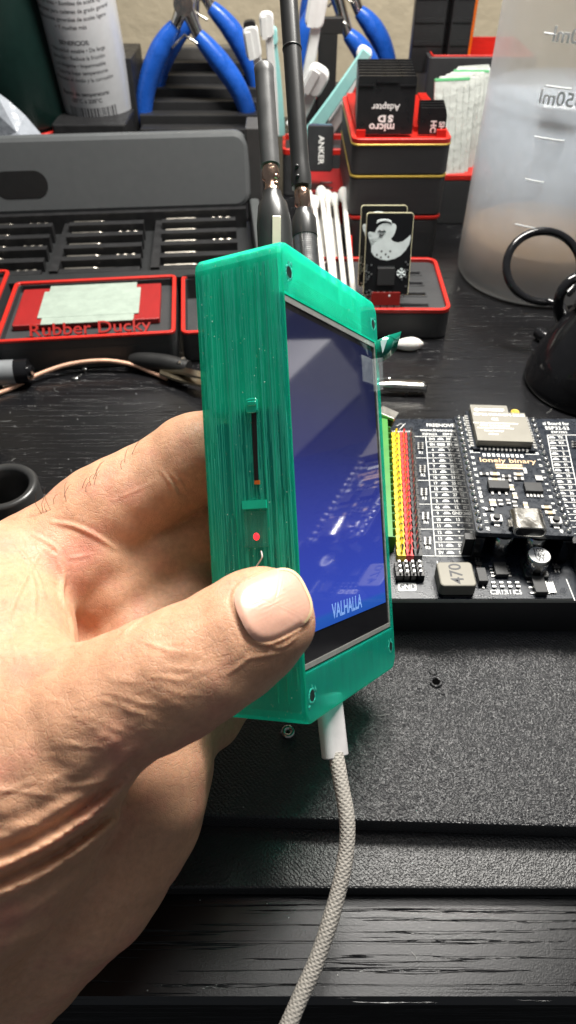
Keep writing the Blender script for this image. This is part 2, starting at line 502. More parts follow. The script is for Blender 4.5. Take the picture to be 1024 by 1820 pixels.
for i, a_ in enumerate(right_rows):
    y = ys[i] - 8
    tx(a_, *zz(xat(y, 945, 1065), y), 1.7, bold=0.03)
    p = Pz(*zz(xat(y, 902, 1012), y), Z)
    ink.prism([(p.x - 1.1, p.y - 0.35), (p.x + 1.1, p.y - 0.35), (p.x + 0.9, p.y), (p.x + 0.45, p.y + 0.55), (p.x - 0.45, p.y + 0.55), (p.x - 0.9, p.y)], Z + 0.015, Z + 0.045)
    yl = y + 14
    line(zz(xat(yl, 880, 985), yl), zz(xat(yl, 975, 1110), yl), 0.2)
line(zz(880, 150), zz(1100, 150)); line(zz(972, 150), zz(1100, 750)); line(zz(880, 150), zz(985, 750))
tx('al Board for', *zz(922, 93), 2.4, wid=8.6); tx('ESP32-S3', *zz(930, 116), 2.4, wid=7.6); tx('ESP32S3', *zz(940, 136), 1.5, wid=5)
tx('GND', *zz(180, 909), 2.9, wid=4.4, bold=0.03)
for p0, p1 in (((135, 890), (222, 892)), ((222, 892), (223, 926)), ((223, 926), (137, 926)), ((137, 926), (135, 890))): line(zz(*p0), zz(*p1), 0.25)
for k, s_ in enumerate(('C2', 'R12', 'R11', 'C5')): tx(s_, *zz(614 + k * 40, 936), 2.1, bold=0.02, wid=(1.9, 2.3, 2.3, 1.9)[k])
for p0, p1 in (((330, 780), (340, 935)), ((340, 935), (505, 938)), ((975, 870), (1018, 978))): line(zz(*p0), zz(*p1), 0.25)
# boxed pin captions under the headers
for k, s_ in enumerate(('S', 'VCC', 'GND')):
    x0 = 150 + k * 41
    c = Pz(*zz(x0, 778), Z)
    ink.prism([(c.x - 1.1, c.y - 1.9), (c.x + 1.1, c.y - 1.9), (c.x + 1.1, c.y + 1.9), (c.x - 1.1, c.y + 1.9)], Z + 0.015, Z + 0.045)
ink.text('FREENOVE', 1.3, frame(Pz(*zz(150, 133), Z + 0.03), (1, 0, 0), (0, 1, 0)), 0.015)
ink.tube([Pz(*zz(x, y), Z + 0.1) for x, y in ((125, 105), (150, 92), (162, 100), (150, 112), (140, 122), (170, 92))], 0.12, 5)
ink.build('silkscreen', INK, bt, world=True)
dk = MB()
for k, s_ in enumerate(('S', 'VCC', 'GND')): tx(s_, *zz(151 + k * 41, 778), 1.35 if k else 2.2, 0, Z + 0.03, dk, 90 if k else 0, 0.02)
dk.build('pin_caption', DINK, bt, world=True)

# coloured pin headers
def header(pxt, pxb, mat, name, lab):
    p0 = Pz(*zz(pxt, 148), Z + 2.4); p1 = Pz(*zz(pxb, 735), Z + 2.4)
    n = 20
    d = MB(); pin = MB()
    v = (p1 - p0) / (n - 1)
    for i in range(n):
        c = p0 + v * i
        w = 1.28; hh = abs(v.y) / 2 * 0.97
        d.prism([(c.x - w, c.y - hh * 0.7), (c.x - w * 0.8, c.y - hh), (c.x + w * 0.8, c.y - hh), (c.x + w, c.y - hh * 0.7), (c.x + w, c.y + hh * 0.7), (c.x + w * 0.8, c.y + hh), (c.x - w * 0.8, c.y + hh), (c.x - w, c.y + hh * 0.7)], Z, Z + 2.4)
        jx, jy = random.uniform(-.1, .1), random.uniform(-.1, .1)
        pin.add([(c.x - .3, c.y - .3, Z + 2.4), (c.x + .3, c.y - .3, Z + 2.4), (c.x + .3, c.y + .3, Z + 2.4), (c.x - .3, c.y + .3, Z + 2.4),
                 (c.x + jx - .24, c.y + jy - .3, Z + 5.2), (c.x + jx + .3, c.y + jy - .3, Z + 5.2), (c.x + jx + .3, c.y + jy + .3, Z + 5.2), (c.x + jx - .24, c.y + jy + .3, Z + 5.2), (c.x + jx, c.y + jy, Z + 5.7)],
                [(0, 1, 5, 4), (1, 2, 6, 5), (2, 3, 7, 6), (3, 0, 4, 7), (4, 5, 8), (5, 6, 8), (6, 7, 8), (7, 4, 8)])
    h = d.build('pin_header', mat, bt, world=True); h['label'] = lab
    o = pin.build('pin_row', TIN, h); o.data.transform(Matrix.Identity(4))
    # pins were given in world units: bring them into the board's frame
    inv = MW[bt.name].inverted()
    for vv in o.data.vertices: vv.co = (inv @ (vv.co / U)) * U
header(122, 152, YEL, 'y', 'yellow pin header')
header(160, 192, REDH, 'r', 'red pin header')
header(197, 231, BLK, 'k', 'black pin header')
d = MB()
a0 = Pz(*zz(82, 95), Z); a1 = Pz(*zz(112, 735), Z)
d.add([(a0.x - 3.5, a0.y, Z), (a0.x, a0.y, Z), (a1.x, a1.y, Z), (a1.x - 3.5, a1.y, Z), (a0.x - 3.5, a0.y, Z + 6), (a0.x - .8, a0.y, Z + 6), (a1.x - .8, a1.y, Z + 6), (a1.x - 3.5, a1.y, Z + 6)],
      [(0, 1, 5, 4), (1, 2, 6, 5), (2, 3, 7, 6), (3, 0, 4, 7), (4, 5, 6, 7), (3, 2, 1, 0)])
for i in range(19):
    y = a1.y + (a0.y - a1.y) * (i + .5) / 19; x = a1.x + (a0.x - a1.x) * (i + .5) / 19
    d.box((x - .7, y - .12, Z), (x + .25, y + .12, Z + 4.5))
d.build('terminal_block', GRN, bt, world=True)
# black 2x4 header near GND
d = MB(); pn = MB()
for i in range(4):
    for j in range(3):
        c = Pz(*zz(133 + i * 33 + j * 4, 822 + j * 24), Z)
        d.box((c.x - 1.1, c.y - .75, Z), (c.x + 1.1, c.y + .75, Z + 2.2))
        pn.box((c.x - .28, c.y - .28, Z + 2.2), (c.x + .28, c.y + .28, Z + 3.4))
d.build('pin_header', BLK, bt, world=True); pn.build('pin_row', TIN, bt, world=True)
# power inductor
c = Pz(*zz(425, 845), Z + 4)
d = MB(); d.rbox(c.x, c.y, Z + 0.4, Z + 4.2, 9.2, 8.2, 1.1, 0.35); d.box((c.x - 3.5, c.y - 4.3, Z), (c.x + 3.5, c.y + 4.1, Z + .5), 1)
o = d.build('inductor', [M('inductor_grey', (.17, .16, .135), .55, .3, var=.06), BLK], bt, world=True)
d = MB(); d.text('470', 4.6, frame((c.x + .1, c.y, Z + 4.23), (0, 1, 0), (-1, 0, 0)), 0.02, 0, 0.03); d.build('inductor_marking', DINK, bt, world=True)
# electrolytic capacitor
c = Pz(*zz(812, 828), Z)
d = MB(); d.rbox(c.x, c.y, Z, Z + 1.2, 6.4, 6.4, .8, .2, 1); d.lathe([(2.9, 1.2), (3.05, 1.6), (2.8, 2.1), (3.05, 2.6), (3.05, 5.9), (2.85, 6.15), (0.01, 6.15)], 32, 0, Matrix.Translation((c.x, c.y, Z)))
d.lathe([(0.01, 6.17), (2.75, 6.17)], 32, 2, Matrix.Translation((c.x, c.y, Z)))
d.build('capacitor', [STEEL, BLK, WHITE], bt, world=True)
d = MB()
for k, s_ in enumerate(('100', '16V', 'VT')): d.text(s_, 1.9, frame((c.x, c.y + 1.5 - k * 1.6, Z + 6.2), (1, 0, 0), (0, 1, 0)), .01, 0, .03)
d.build('capacitor_marking', DINK, bt, world=True)
# loose chips
def chip(px, py, w, l, h, nl, zb=Z, par=bt, side='x', tex=True):
    c = Pz(px, py, zb)
    d = MB(); d.rbox(c.x, c.y, zb + .15, zb + h, w, l, .1, .12)
    for k in range(nl):
        if side == 'x':
            y = c.y - l / 2 + l * (k + .5) / nl
            for s_ in (-1, 1): d.box((c.x + s_ * (w / 2 + .45) - .45, y - .22, zb + .02), (c.x + s_ * (w / 2 + .45) + .45, y + .22, zb + .35), 1)
        else:
            x = c.x - w / 2 + w * (k + .5) / nl
            for s_ in ((-1,) if side == 'b' else (-1, 1)): d.box((x - .22, c.y + s_ * (l / 2 + .5) - .5, zb + .02), (x + .22, c.y + s_ * (l / 2 + .5) + .5, zb + .35), 1)
    return d.build('chip', [CHIP, TIN], par, world=True)
chip(*zz(643, 833), 3.4, 4.4, 1.5, 4)
chip(*zz(548, 870), 2.4, 4.6, 2.0, 1, side='y')
chip(*zz(535, 800), 1.6, 1.2, .9, 2, side='y')
chip(*zz(835, 915), 3.2, 5.4, 1.7, 3)
chip(*zz(922, 818), 1.7, 1.1, .9, 2, side='y')
c = Pz(*zz(885, 918), Z)
d = MB(); d.box((c.x - 1.2, c.y - 1.6, Z + .02), (c.x + 1.4, c.y + 1.6, Z + .5))
for k in range(3): d.box((c.x + .3 + k * .5, c.y - 1.8, Z + .5), (c.x + .5 + k * .5, c.y + 1.8, Z + .6))
d.build('solder_tab', TIN, bt, world=True)
def smd(px, py, w, l, zb=Z, par=bt, mat=None):
    c = Pz(px, py, zb)
    d = MB(); d.box((c.x - w / 2, c.y - l / 2, zb + .01), (c.x + w / 2, c.y + l / 2, zb + .55), 0)
    if l >= w:
        for s_ in (-1, 1): d.box((c.x - w / 2 - .06, c.y + s_ * l * .4 - l * .14, zb + .005), (c.x + w / 2 + .06, c.y + s_ * l * .4 + l * .14, zb + .62), 1)
    else:
        for s_ in (-1, 1): d.box((c.x + s_ * w * .4 - w * .14, c.y - l / 2 - .06, zb + .005), (c.x + s_ * w * .4 + w * .14, c.y + l / 2 + .06, zb + .62), 1)
    return d.build('resistor', [mat or CHIP, TIN], par, world=True)
for k in range(4): smd(*zz(610 + k * 40, 903), .8, 1.7)
for x, y in ((245, 210), (255, 325), (262, 440), (270, 560), (280, 685)):
    for k in range(4): smd(*zz(x, y - 14 + k * 9), 1.7, .45)
# black barrel jack at the right edge
c = Pz(*zz(1040, 850), Z)
d = MB(); d.rbox(c.x + 6, c.y, Z, Z + 11, 14, 11.5, .8, .4); d.cyl((c.x - 1.2, c.y, Z + 6), (c.x + 1, c.y, Z + 6), 4, 4); d.build('power_socket', BLK, bt, world=True)
# right side ic rows
for k in range(3): smd(*zz(1015, 190 + k * 12), 1.7, .45)

# --- microcontroller board standing in sockets
ZD = 34.0
c0 = Pz(816, 742, ZD); c1 = Pz(962, 742, ZD); c2 = Pz(1007, 948, ZD); c3 = Pz(839.5, 951, ZD)
ctr = (c0 + c1 + c2 + c3) / 4
DW, DL = 25.2, (c0 - c3).length * 0.995
yaw = math.atan2((c3 - c0).x, -(c3 - c0).y) * 0.5
dt = thing('microcontroller_board', 'small black board with silver shielded module standing in sockets on the larger board', 'circuit board', (ctr.x, ctr.y, Z + .05), yaw)
B = MB(); B.rbox(0, 0, ZD - Z - 1.5, ZD - Z, DW, DL, 1, .1); B.build('circuit_base', [PCB], dt)
for s_ in (-1, 1):
    d = MB(); d.rbox(s_ * (DW / 2 - 1.4), -1.0, 0.05, ZD - Z - 1.6, 2.5, DL - 1, .2, .15); d.build('socket_strip', BLKG, dt)
for q_ in (((-DW / 2 - 2, -DL / 2 + 1, 0.05), (-DW / 2 + .2, -DL / 2 + 3.2, 6.5)), ((DW / 2 - .2, -DL / 2 + 1, 0.05), (DW / 2 + 2, -DL / 2 + 3.2, 6.5)), ((-DW / 2 + 3, DL / 2 - 6, 0.05), (DW / 2 - 3, DL / 2 - 2, 7))):
    d = MB(); d.box(*q_); d.build('socket_end', BLK, dt)
zt = ZD - Z
inkd = MB()
labs = ['3V3', 'EN', '36', '39', '34', '35', '32', '33', '25', '26', '27', '14', '12', 'GND', '13', '9', '10', '11', '5V']
for s_ in (-1, 1):
    pin = MB()
    for k in range(19):
        y = -DL / 2 + 1.6 + (DL - 3.2) * k / 18
        pin.ell((s_ * (DW / 2 - 1.3), y, zt + .15), (.75, .75, .7), 0, 8)
        pin.cyl((s_ * (DW / 2 - 1.3), y, zt + .2), (s_ * (DW / 2 - 1.3) + random.uniform(-.2, .2), y, zt + 1.3), .3, .2, 6)
        inkd.text(labs[18 - k] if s_ < 0 else str([23, 22, 1, 3, 21, 19, 18, 5, 17, 16, 4, 0, 2, 15, 8, 7, 6, 38, 40][18 - k]), 1.25, frame((s_ * (DW / 2 - 3.1), y, zt + .03), (0, s_ * 1.0, 0), (-s_ * 1.0, 0, 0)), .01, 0, .03)
    pin.build('pin_row', TIN, dt)
# shielded module
MY0, MY1 = DL / 2 - 16.4, DL / 2 + 1.6
inkd.text('lonely binary', 2.7, frame((.3, MY0 - 4.6, zt + .03), (1, 0, 0), (0, 1, 0)), .01, 1, .02, sx=1.15)
p_ = frame((.3, MY0 - 7.1, zt + .03), (1, 0, 0), (0, 1, 0))
inkd.box((-3.8 + .3, MY0 - 8.1, zt + .01), (3.8 + .3, MY0 - 6.1, zt + .03), 1)
for k in range(9): inkd.box((-6.4 + k * 1.35, MY0 - 2.9, zt + .01), (-5.6 + k * 1.35, MY0 - 1.6, zt + .05))
inkd.box((-9.4, MY0 - 1.4, zt + .01), (-7, MY0 - 1.2, zt + .04)); inkd.box((6, MY0 - 1.4, zt + .01), (9, MY0 - 1.2, zt + .04))
inkd.text('BOOT', 1.3, frame((7.7, -DL / 2 + 5.2, zt + .03), (0, 1, 0), (-1, 0, 0)), .01, 0, .03)
inkd.text('EN', 1.3, frame((-5.6, -DL / 2 + 5.2, zt + .03), (0, -1, 0), (1, 0, 0)), .01, 0, .03)
inkd.text('RGB', 1.3, frame((4.6, 0.2, zt + .03), (0, 1, 0), (-1, 0, 0)), .01, 0, .03)
inkd.build('silkscreen', [INK, INKG], dt)
d = MB(); d.text('GOLD EDITION', 1.35, frame((.3, MY0 - 7.1, zt + .05), (1, 0, 0), (0, 1, 0)), .01, 0, .02, sx=.9); d.build('edition_lettering', DINK, dt)
mo = MB(); mo.box((-9, MY0 - .4, zt + .02), (9, MY1, zt + .8))
for s_ in (-1, 1):
    for k in range(13): mo.box((s_ * 9.1 - .5, MY0 + .6 + k * 1.2, zt + .02), (s_ * 9.1 + .5, MY0 + 1.2 + k * 1.2, zt + .9), 1)
for k in range(12): mo.box((-7 + k * 1.2, MY0 - .7, zt + .02), (-6.4 + k * 1.2, MY0 + .2, zt + .9), 1)
mod = mo.build('radio_module', [PCB, TIN], dt)
d = MB()
d.prism([(-8, MY0 + .6), (8, MY0 + .6), (8, MY1 - 3.4), (3.2, MY1 - 3.4), (3.2, MY1 + .2), (-8, MY1 + .2)], zt + .82, zt + 3.1)
o = d.build('shield_can', NICKEL, mod, bevel=.3)
mk = MB()
mk.text('ESPRESSIF', 1.75, frame((-1.6, MY1 - 2.3, zt + 3.12), (1, 0, 0), (0, 1, 0)), .01, 0, .03)
mk.text('ESP32-WROOM-32UE', 1.62, frame((.1, MY1 - 4.7, zt + 3.12), (1, 0, 0), (0, 1, 0)), .01, 0, .02)
mk.text('CE', 1.8, frame((-1.5, MY1 - 7.0, zt + 3.12), (1, 0, 0), (0, 1, 0)), .01)
mk.text('FCC ID:2AC7Z-ESPWROOM32U', .95, frame((-1.6, MY1 - 9.0, zt + 3.12), (1, 0, 0), (0, 1, 0)), .01, 0, .02)
mk.text('CMIIT ID:2018DP3166', .95, frame((-2.0, MY1 - 10.2, zt + 3.12), (1, 0, 0), (0, 1, 0)), .01, 0, .02)
mk.text('IC:21098-ESPWROOM32U', .95, frame((-2.0, MY1 - 11.4, zt + 3.12), (1, 0, 0), (0, 1, 0)), .01, 0, .02)
mk.text('M0N4 XX0Q7', .95, frame((-2.6, MY1 - 12.8, zt + 3.12), (1, 0, 0), (0, 1, 0)), .01, 0, .02)
mk.text('052023', .95, frame((-3, MY1 - 14.3, zt + 3.12), (1, 0, 0), (0, 1, 0)), .01, 0, .02)
mk.ell((-6.2, MY1 - 2.3, zt + 3.1), (.8, .8, .03), 0, 12)
mk.build('module_marking', M('laser_marking', (0.90, 0.88, 0.82), .6), mod)
d = MB(); d.lathe([(0.01, .9), (1.3, .9), (1.3, 2.0), (1.0, 2.1), (.9, 1.3), (.3, 1.3), (.3, 2.0), (0.01, 2.0)], 20, 0, Matrix.Translation((5.8, MY1 - 1.2, zt))); d.build('antenna_socket', GOLD, mod)
# dev-board parts
def chipl(x, y, w, l, h, nl, side='x'):
    d = MB(); d.rbox(x, y, zt + .15, zt + h, w, l, .1, .12)
    for k in range(nl):
        xx = x - w / 2 + w * (k + .5) / nl
        d.box((xx - .3, y - l / 2 - 1.4, zt + .02), (xx + .3, y - l / 2, zt + .4), 1)
        if side == 'y': d.box((xx - .3, y + l / 2, zt + .02), (xx + .3, y + l / 2 + .7, zt + .4), 1)
    return d.build('chip', [CHIP, TIN], dt)
KX = DW / 470.0; KY = DL / 590.0
def dl(x, y):   # study-picture coordinates to board-local
    fy = (y - 62) / 588.0
    fy = fy * (1 + .12 * (1 - fy))
    lx = 440 + (505 - 440) * (y - 62) / 588.0; rx = 850 + (975 - 850) * (y - 62) / 588.0
    return (-DW / 2 + DW * (x - lx) / (rx - lx), DL / 2 - DL * fy)
for x, y, w, l, h, n in ((627, 428, 5.6, 3.3, 1.5, 3), (795, 432, 4.8, 3.6, 1.3, 5)):
    q = dl(x, y); chipl(q[0], q[1], w, l, h, n)
def smdl(x, y, w, l, mat=CHIP):
    q = dl(x, y)
    d = MB(); d.box((q[0] - w / 2, q[1] - l / 2, zt + .01), (q[0] + w / 2, q[1] + l / 2, zt + .5), 0)
    for s_ in (-1, 1):
        if w > l: d.box((q[0] + s_ * w * .4 - w * .15, q[1] - l / 2 - .05, zt + .005), (q[0] + s_ * w * .4 + w * .15, q[1] + l / 2 + .05, zt + .57), 1)
        else: d.box((q[0] - w / 2 - .05, q[1] + s_ * l * .4 - l * .15, zt + .005), (q[0] + w / 2 + .05, q[1] + s_ * l * .4 + l * .15, zt + .57), 1)
    d.build('resistor', [mat, TIN], dt)
for x, y, w, l, mt in ((565, 366, 2.2, 1, CHIP), (617, 364, 2.4, 1.2, TAN), (672, 374, 2.2, 1, CHIP), (672, 394, 2.2, 1, CHIP), (732, 362, 2.4, 1.1, TAN), (732, 384, 2.4, 1.1, CHIP), (615, 392, 3.2, 1, TAN),
                       (830, 378, 1.9, 1.9, WHITE), (693, 430, 1.1, 2.2, TAN), (705, 470, 1.1, 2.2, TAN), (700, 510, 1.1, 2.0, CHIP), (632, 505, 1.1, 2, CHIP), (595, 508, 1.6, 2.4, TAN), (752, 515, 1.1, 2.2, TAN), (850, 520, 2.4, 1, TAN), (865, 545, 2.4, 1, TAN), (575, 540, 2, .9, CHIP), (670, 500, 1, 1.6, CHIP)):
    smdl(x, y, w, l, mt)
for x in (603, 885):
    q = dl(x, 590)
    d = MB(); d.rbox(q[0], q[1], zt + .05, zt + 1.2, 3.0, 2.6, .3, .1, 0); d.cyl((q[0], q[1], zt + 1.2), (q[0], q[1], zt + 1.9), .95, .85, 16, 1)
    for s_ in (-1, 1): d.box((q[0] - .7, q[1] + s_ * 1.7 - .5, zt + .02), (q[0] + .7, q[1] + s_ * 1.7 + .5, zt + .3), 0)
    d.build('push_button', [TIN, BLK], dt)
q = dl(742, 600)
d = MB(); T_ = Matrix.Translation((q[0], -DL / 2 + 3.0, zt + 1.75)) @ Matrix.Rotation(math.radians(90), 4, 'X')
d.rbox(0, 0, -3.4, 3.9, 8.2, 3.3, 1.4, .12, 0, T_, 6); d.rbox(0, 0, 3.86, 3.95, 7.2, 2.4, 1.1, .01, 1, T_, 6)
for s_ in (-1, 1): d.box((q[0] + s_ * 4.3 - .4, -DL / 2 + 1.5, zt), (q[0] + s_ * 4.3 + .4, -DL / 2 + 4, zt + 1.2), 0)
d.build('usb_socket', [STEEL, BLKG], dt)
for x in (-4.6, 4.2):
    d = MB(); d.lathe([(2.5, .0), (2.5, .8), (2.7, 1), (2.7, 7.2), (2.4, 7.4), (.01, 7.4)], 28, 0, Matrix.Translation((x, -DL / 2 + 2.8, .1))); d.build('capacitor', STEEL, dt)

# ------------------------------------------------------------------ hand-held green device
uv = (CU - CR * 0.055).normalized()
wv = (CR * 0.454 + CF * 0.891)
wv = (wv - uv * wv.dot(uv)).normalized()
O = Pt(521, 858, 124)
DT = frame(O, wv, uv.cross(wv)); DT = Matrix(DT)
yv = uv.cross(wv).normalized()
for i in range(3):
    DT[i][0], DT[i][1], DT[i][2], DT[i][3] = wv[i], yv[i], uv[i], O[i]
dev = thing('handheld_gadget', 'translucent green 3D printed case with a glowing blue screen, held upright in the hand', 'gadget', T=DT)
DWX, DDY, DHZ = 49.3, 18.3, 43.0
def shell_material():
    m = bpy.data.materials.new('translucent_green_print'); m.use_nodes = True
    nt = m.node_tree; b = nt.nodes['Principled BSDF']; L = nt.links.new
    tc = nt.nodes.new('ShaderNodeTexCoord'); mp = nt.nodes.new('ShaderNodeMapping'); mp.inputs['Scale'].default_value = (2.6 / U, 2.6 / U, 0.018 / U)
    L(tc.outputs['Object'], mp.inputs[0])
    n = nt.nodes.new('ShaderNodeTexNoise'); n.inputs['Scale'].default_value = 1.0; n.inputs['Detail'].default_value = 5; n.inputs['Roughness'].default_value = .7
    L(mp.outputs[0], n.inputs['Vector'])
    m2 = nt.nodes.new('ShaderNodeMapping'); m2.inputs['Scale'].default_value = (.30 / U, .30 / U, .10 / U); L(tc.outputs['Object'], m2.inputs[0])
    n2 = nt.nodes.new('ShaderNodeTexNoise'); n2.inputs['Scale'].default_value = 1.0; n2.inputs['Detail'].default_value = 6; L(m2.outputs[0], n2.inputs['Vector'])
    m3 = nt.nodes.new('ShaderNodeMapping'); m3.inputs['Scale'].default_value = (1.6 / U, 1.6 / U, .9 / U); L(tc.outputs['Object'], m3.inputs[0])
    n3 = nt.nodes.new('ShaderNodeTexNoise'); n3.inputs['Scale'].default_value = 1.0; n3.inputs['Detail'].default_value = 2; L(m3.outputs[0], n3.inputs['Vector'])
    cr3 = nt.nodes.new('ShaderNodeMapRange'); cr3.inputs['From Min'].default_value = .68; cr3.inputs['From Max'].default_value = .74; L(n3.outputs['Fac'], cr3.inputs[0])
    sc = nt.nodes.new('ShaderNodeMath'); sc.operation = 'MULTIPLY_ADD'; sc.inputs[1].default_value = 1.2; L(cr3.outputs[0], sc.inputs[0]); L(n.outputs['Fac'], sc.inputs[2])
    bp = nt.nodes.new('ShaderNodeBump'); bp.inputs['Distance'].default_value = .26 * U; L(sc.outputs[0], bp.inputs['Height']); L(bp.outputs[0], b.inputs['Normal'])
    rp = nt.nodes.new('ShaderNodeValToRGB')
    rp.color_ramp.elements[0].color = (0.005, 0.42, 0.31, 1); rp.color_ramp.elements[0].position = .3
    rp.color_ramp.elements[1].color = (0.03, 0.72, 0.57, 1); rp.color_ramp.elements[1].position = .7
    L(n2.outputs['Fac'], rp.inputs[0])
    wh = nt.nodes.new('ShaderNodeMixRGB'); wh.inputs[2].default_value = (.55, .8, .72, 1); L(rp.outputs[0], wh.inputs[1])
    ml = nt.nodes.new('ShaderNodeMath'); ml.operation = 'MULTIPLY'; ml.inputs[1].default_value = .8; L(cr3.outputs[0], ml.inputs[0]); L(ml.outputs[0], wh.inputs[0])
    L(wh.outputs[0], b.inputs['Base Color'])
    b.inputs['Roughness'].default_value = .26
    b.inputs['Subsurface Weight'].default_value = .5
    b.inputs['Subsurface Radius'].default_value = (.2, 1, .8)
    b.inputs['Subsurface Scale'].default_value = 3 * U
    tr = nt.nodes.new('ShaderNodeBsdfTransparent'); tr.inputs[0].default_value = (.35, 1, .85, 1)
    mx = nt.nodes.new('ShaderNodeMixShader')
    fr = nt.nodes.new('ShaderNodeMapRange'); fr.inputs['To Min'].default_value = .30; fr.inputs['To Max'].default_value = .52; fr.inputs['From Min'].default_value = .35; fr.inputs['From Max'].default_value = .65
    L(n2.outputs['Fac'], fr.inputs[0]); L(fr.outputs[0], mx.inputs[0])
    tl = nt.nodes.new('ShaderNodeBsdfTranslucent'); tl.inputs[0].default_value = (.03, .95, .70, 1)
    mt = nt.nodes.new('ShaderNodeMixShader'); mt.inputs[0].default_value = .46
    L(b.outputs[0], mt.inputs[1]); L(tl.outputs[0], mt.inputs[2])
    L(mt.outputs[0], mx.inputs[1]); L(tr.outputs[0], mx.inputs[2]); L(mx.outputs[0], nt.nodes['Material Output'].inputs['Surface'])
    return m
SHELL = shell_material()
def shell():
    bm = bmesh.new()
    X, Y, Zh = DWX, DDY, DHZ
    o = [bm.verts.new(p) for p in ((0, 0, -Zh), (X, 0, -Zh), (X, 0, Zh), (0, 0, Zh), (0, Y, -Zh), (X, Y, -Zh), (X, Y, Zh), (0, Y, Zh))]
    x0, x1, z0, z1, dy = .75, 47.8, -33.6, 33.8, 1.6
    i = [bm.verts.new(p) for p in ((x0, 0, z0), (x1, 0, z0), (x1, 0, z1), (x0, 0, z1), (x0, dy, z0), (x1, dy, z0), (x1, dy, z1), (x0, dy, z1))]
    outer = [(4, 5, 6, 7)[::-1], (0, 4, 7, 3)[::1], (1, 2, 6, 5)[::1], (0, 1, 5, 4)[::1], (3, 7, 6, 2)]
    for f in outer: bm.faces.new([o[k] for k in f])
    for k in range(4):
        k2 = (k + 1) % 4
        bm.faces.new([o[k], o[k2], i[k2], i[k]])
        bm.faces.new([i[k], i[k2], i[k2 + 4], i[k + 4]])
    bm.faces.new([i[4], i[5], i[6], i[7]])
    bm.normal_update()
    bmesh.ops.recalc_face_normals(bm, faces=bm.faces)
    so = set(o)
    def edge(a_, b2): return [e for e in bm.edges if set(e.verts) == {o[a_], o[b2]}]
    corner = edge(3, 7) + edge(2, 6) + edge(0, 4) + edge(1, 5)
    bmesh.ops.bevel(bm, geom=corner, offset=2.6, segments=3, affect='EDGES', profile=.5)
    es = [e for e in bm.edges if all(abs(v.co.y) < 1e-4 or abs(v.co.y - DDY) < 1e-4 for v in e.verts) and len(e.link_faces) == 2 and e.calc_face_angle(0) > .8 and not all(x0 - .1 < v.co.x < x1 + .1 and abs(v.co.z) < 34 for v in e.verts)]
    bmesh.ops.bevel(bm, geom=es, offset=.7, segments=2, affect='EDGES', profile=.5)
    d = MB()
    bm.verts.index_update()
    d.add([v.co.copy() for v in bm.verts], [tuple(v.index for v in f.verts) for f in bm.faces])
    return d
sh = shell().build('case_shell', SHELL, dev)
# layer seams along the side
d = MB()
for y in (3.1, 5.2, 11.8):
    d.box((-.10, y, -39), (.06, y + .16, 39))
d.build('seam_line', SHELL, dev)
LINE = mixed_transparent('layer_ridge', (.08, .78, .63), .45, .18, (.6, 1, .9))
d = MB(); rl = random.Random(11)
for k in range(150):
    y = rl.uniform(.9, 17.4) if k > 50 else rl.choice([.9, 2.9, 5.0, 11.6]) + rl.uniform(-.5, .7)
    z = -39 + rl.uniform(0, 12)
    while z < 38:
        l_ = rl.uniform(4, 26); z2 = min(z + l_, 39.5)
        if rl.random() < .35 + .5 * (z + 39) / 78:
            w2 = rl.uniform(.02, .055); d.box((-rl.uniform(.008, .022), y - w2, z), (.05, y + w2, z2))
        z = z2 + rl.uniform(.3, 5)
for k in range(46):
    y = rl.uniform(.8, 17.5); z = rl.uniform(-39, 39); d.ell((-.02, y, z), (.07, rl.uniform(.03, .09), rl.uniform(.03, .14)), 1, 6)
d.build('layer_ridges', [LINE, M('print_fleck', (.55, .85, .78), .25)], dev)
d = MB()
for k in range(9):
    z = 34.3 + k * .35; x = rl.uniform(1, 4); d.box((x + 3, -.04, z), (rl.uniform(25, 44), .05, z + .05))
d.build('layer_ridges', LINE, dev)
d = MB(); d.rbox(21.5, 9.2, 13.5, 42, 42, 16.6, 2, .5); d.build('inner_brightener', M('brightener_mint', (.22, .85, .70), .6, var=.2, vscale=.4), dev)  # pale block added inside to brighten the upper half of the case
# inner parts glimpsed through the print
d = MB(); d.box((2.6, 6.2, -30), (44, 7.6, 30)); d.build('inner_board', M('inner_pcb', (.02, .05, .05), .5), dev)
d = MB(); d.box((2.4, 9.5, -27), (43, 16.5, 12)); d.build('battery', M('battery_wrap', (.10, .13, .15), .4), dev)
d = MB(); d.box((1.0, 1.8, -10.5), (2.2, 10.6, -3)); d.build('inner_connector', M('connector_grey', (.30, .33, .32), .4), dev)
def zz2(y):  # photo row on the side face to local height
    return (858 - y) / F * 127
# side openings
d = MB(); y0 = 6.4
d.prism([(y0 + .5, zz2(855)), (y0 + 1.25, zz2(850)), (y0 + 1.1, zz2(722)), (y0 + .1, zz2(722)), (y0 + .25, zz2(780))], 0, .12, 0, frame((-.14, 0, 0), (0, 1, 0), (0, 0, 1)))
d.build('card_slot', M('slot_dark', (.004, .004, .004), .6), dev)
d = MB(); d.box((-.25, y0 + .2, zz2(856)), (.3, y0 + 1.2, zz2(849))); d.build('card_edge', M('orange_edge', (.6, .15, .02), .4), dev)
LT = mixed_transparent('clear_green', (.02, .62, .42), .35, .12, (.5, 1, .85))
d = MB(); d.rbox(7.3, 0, 0, .4, 2.4, 2.6, .6, .1, 0, frame((-.4, 0, zz2(716)), (0, 1, 0), (0, 0, 1))); d.rbox(7.2, 0, 0, .5, 1.9, .8, .3, .1, 0, frame((-.5, 0, zz2(712)), (0, 1, 0), (0, 0, 1))); d.build('slot_notch', LT, dev)
d = MB(); d.box((-.35, 5.4, zz2(899)), (.1, 10.4, zz2(884))); d.build('button_bar', M('bright_green', (.01, .62, .40), .2, coat=.4), dev)
WIN = mixed_transparent('window_film', (.10, .30, .27), .72, .14, (.8, 1, .95))
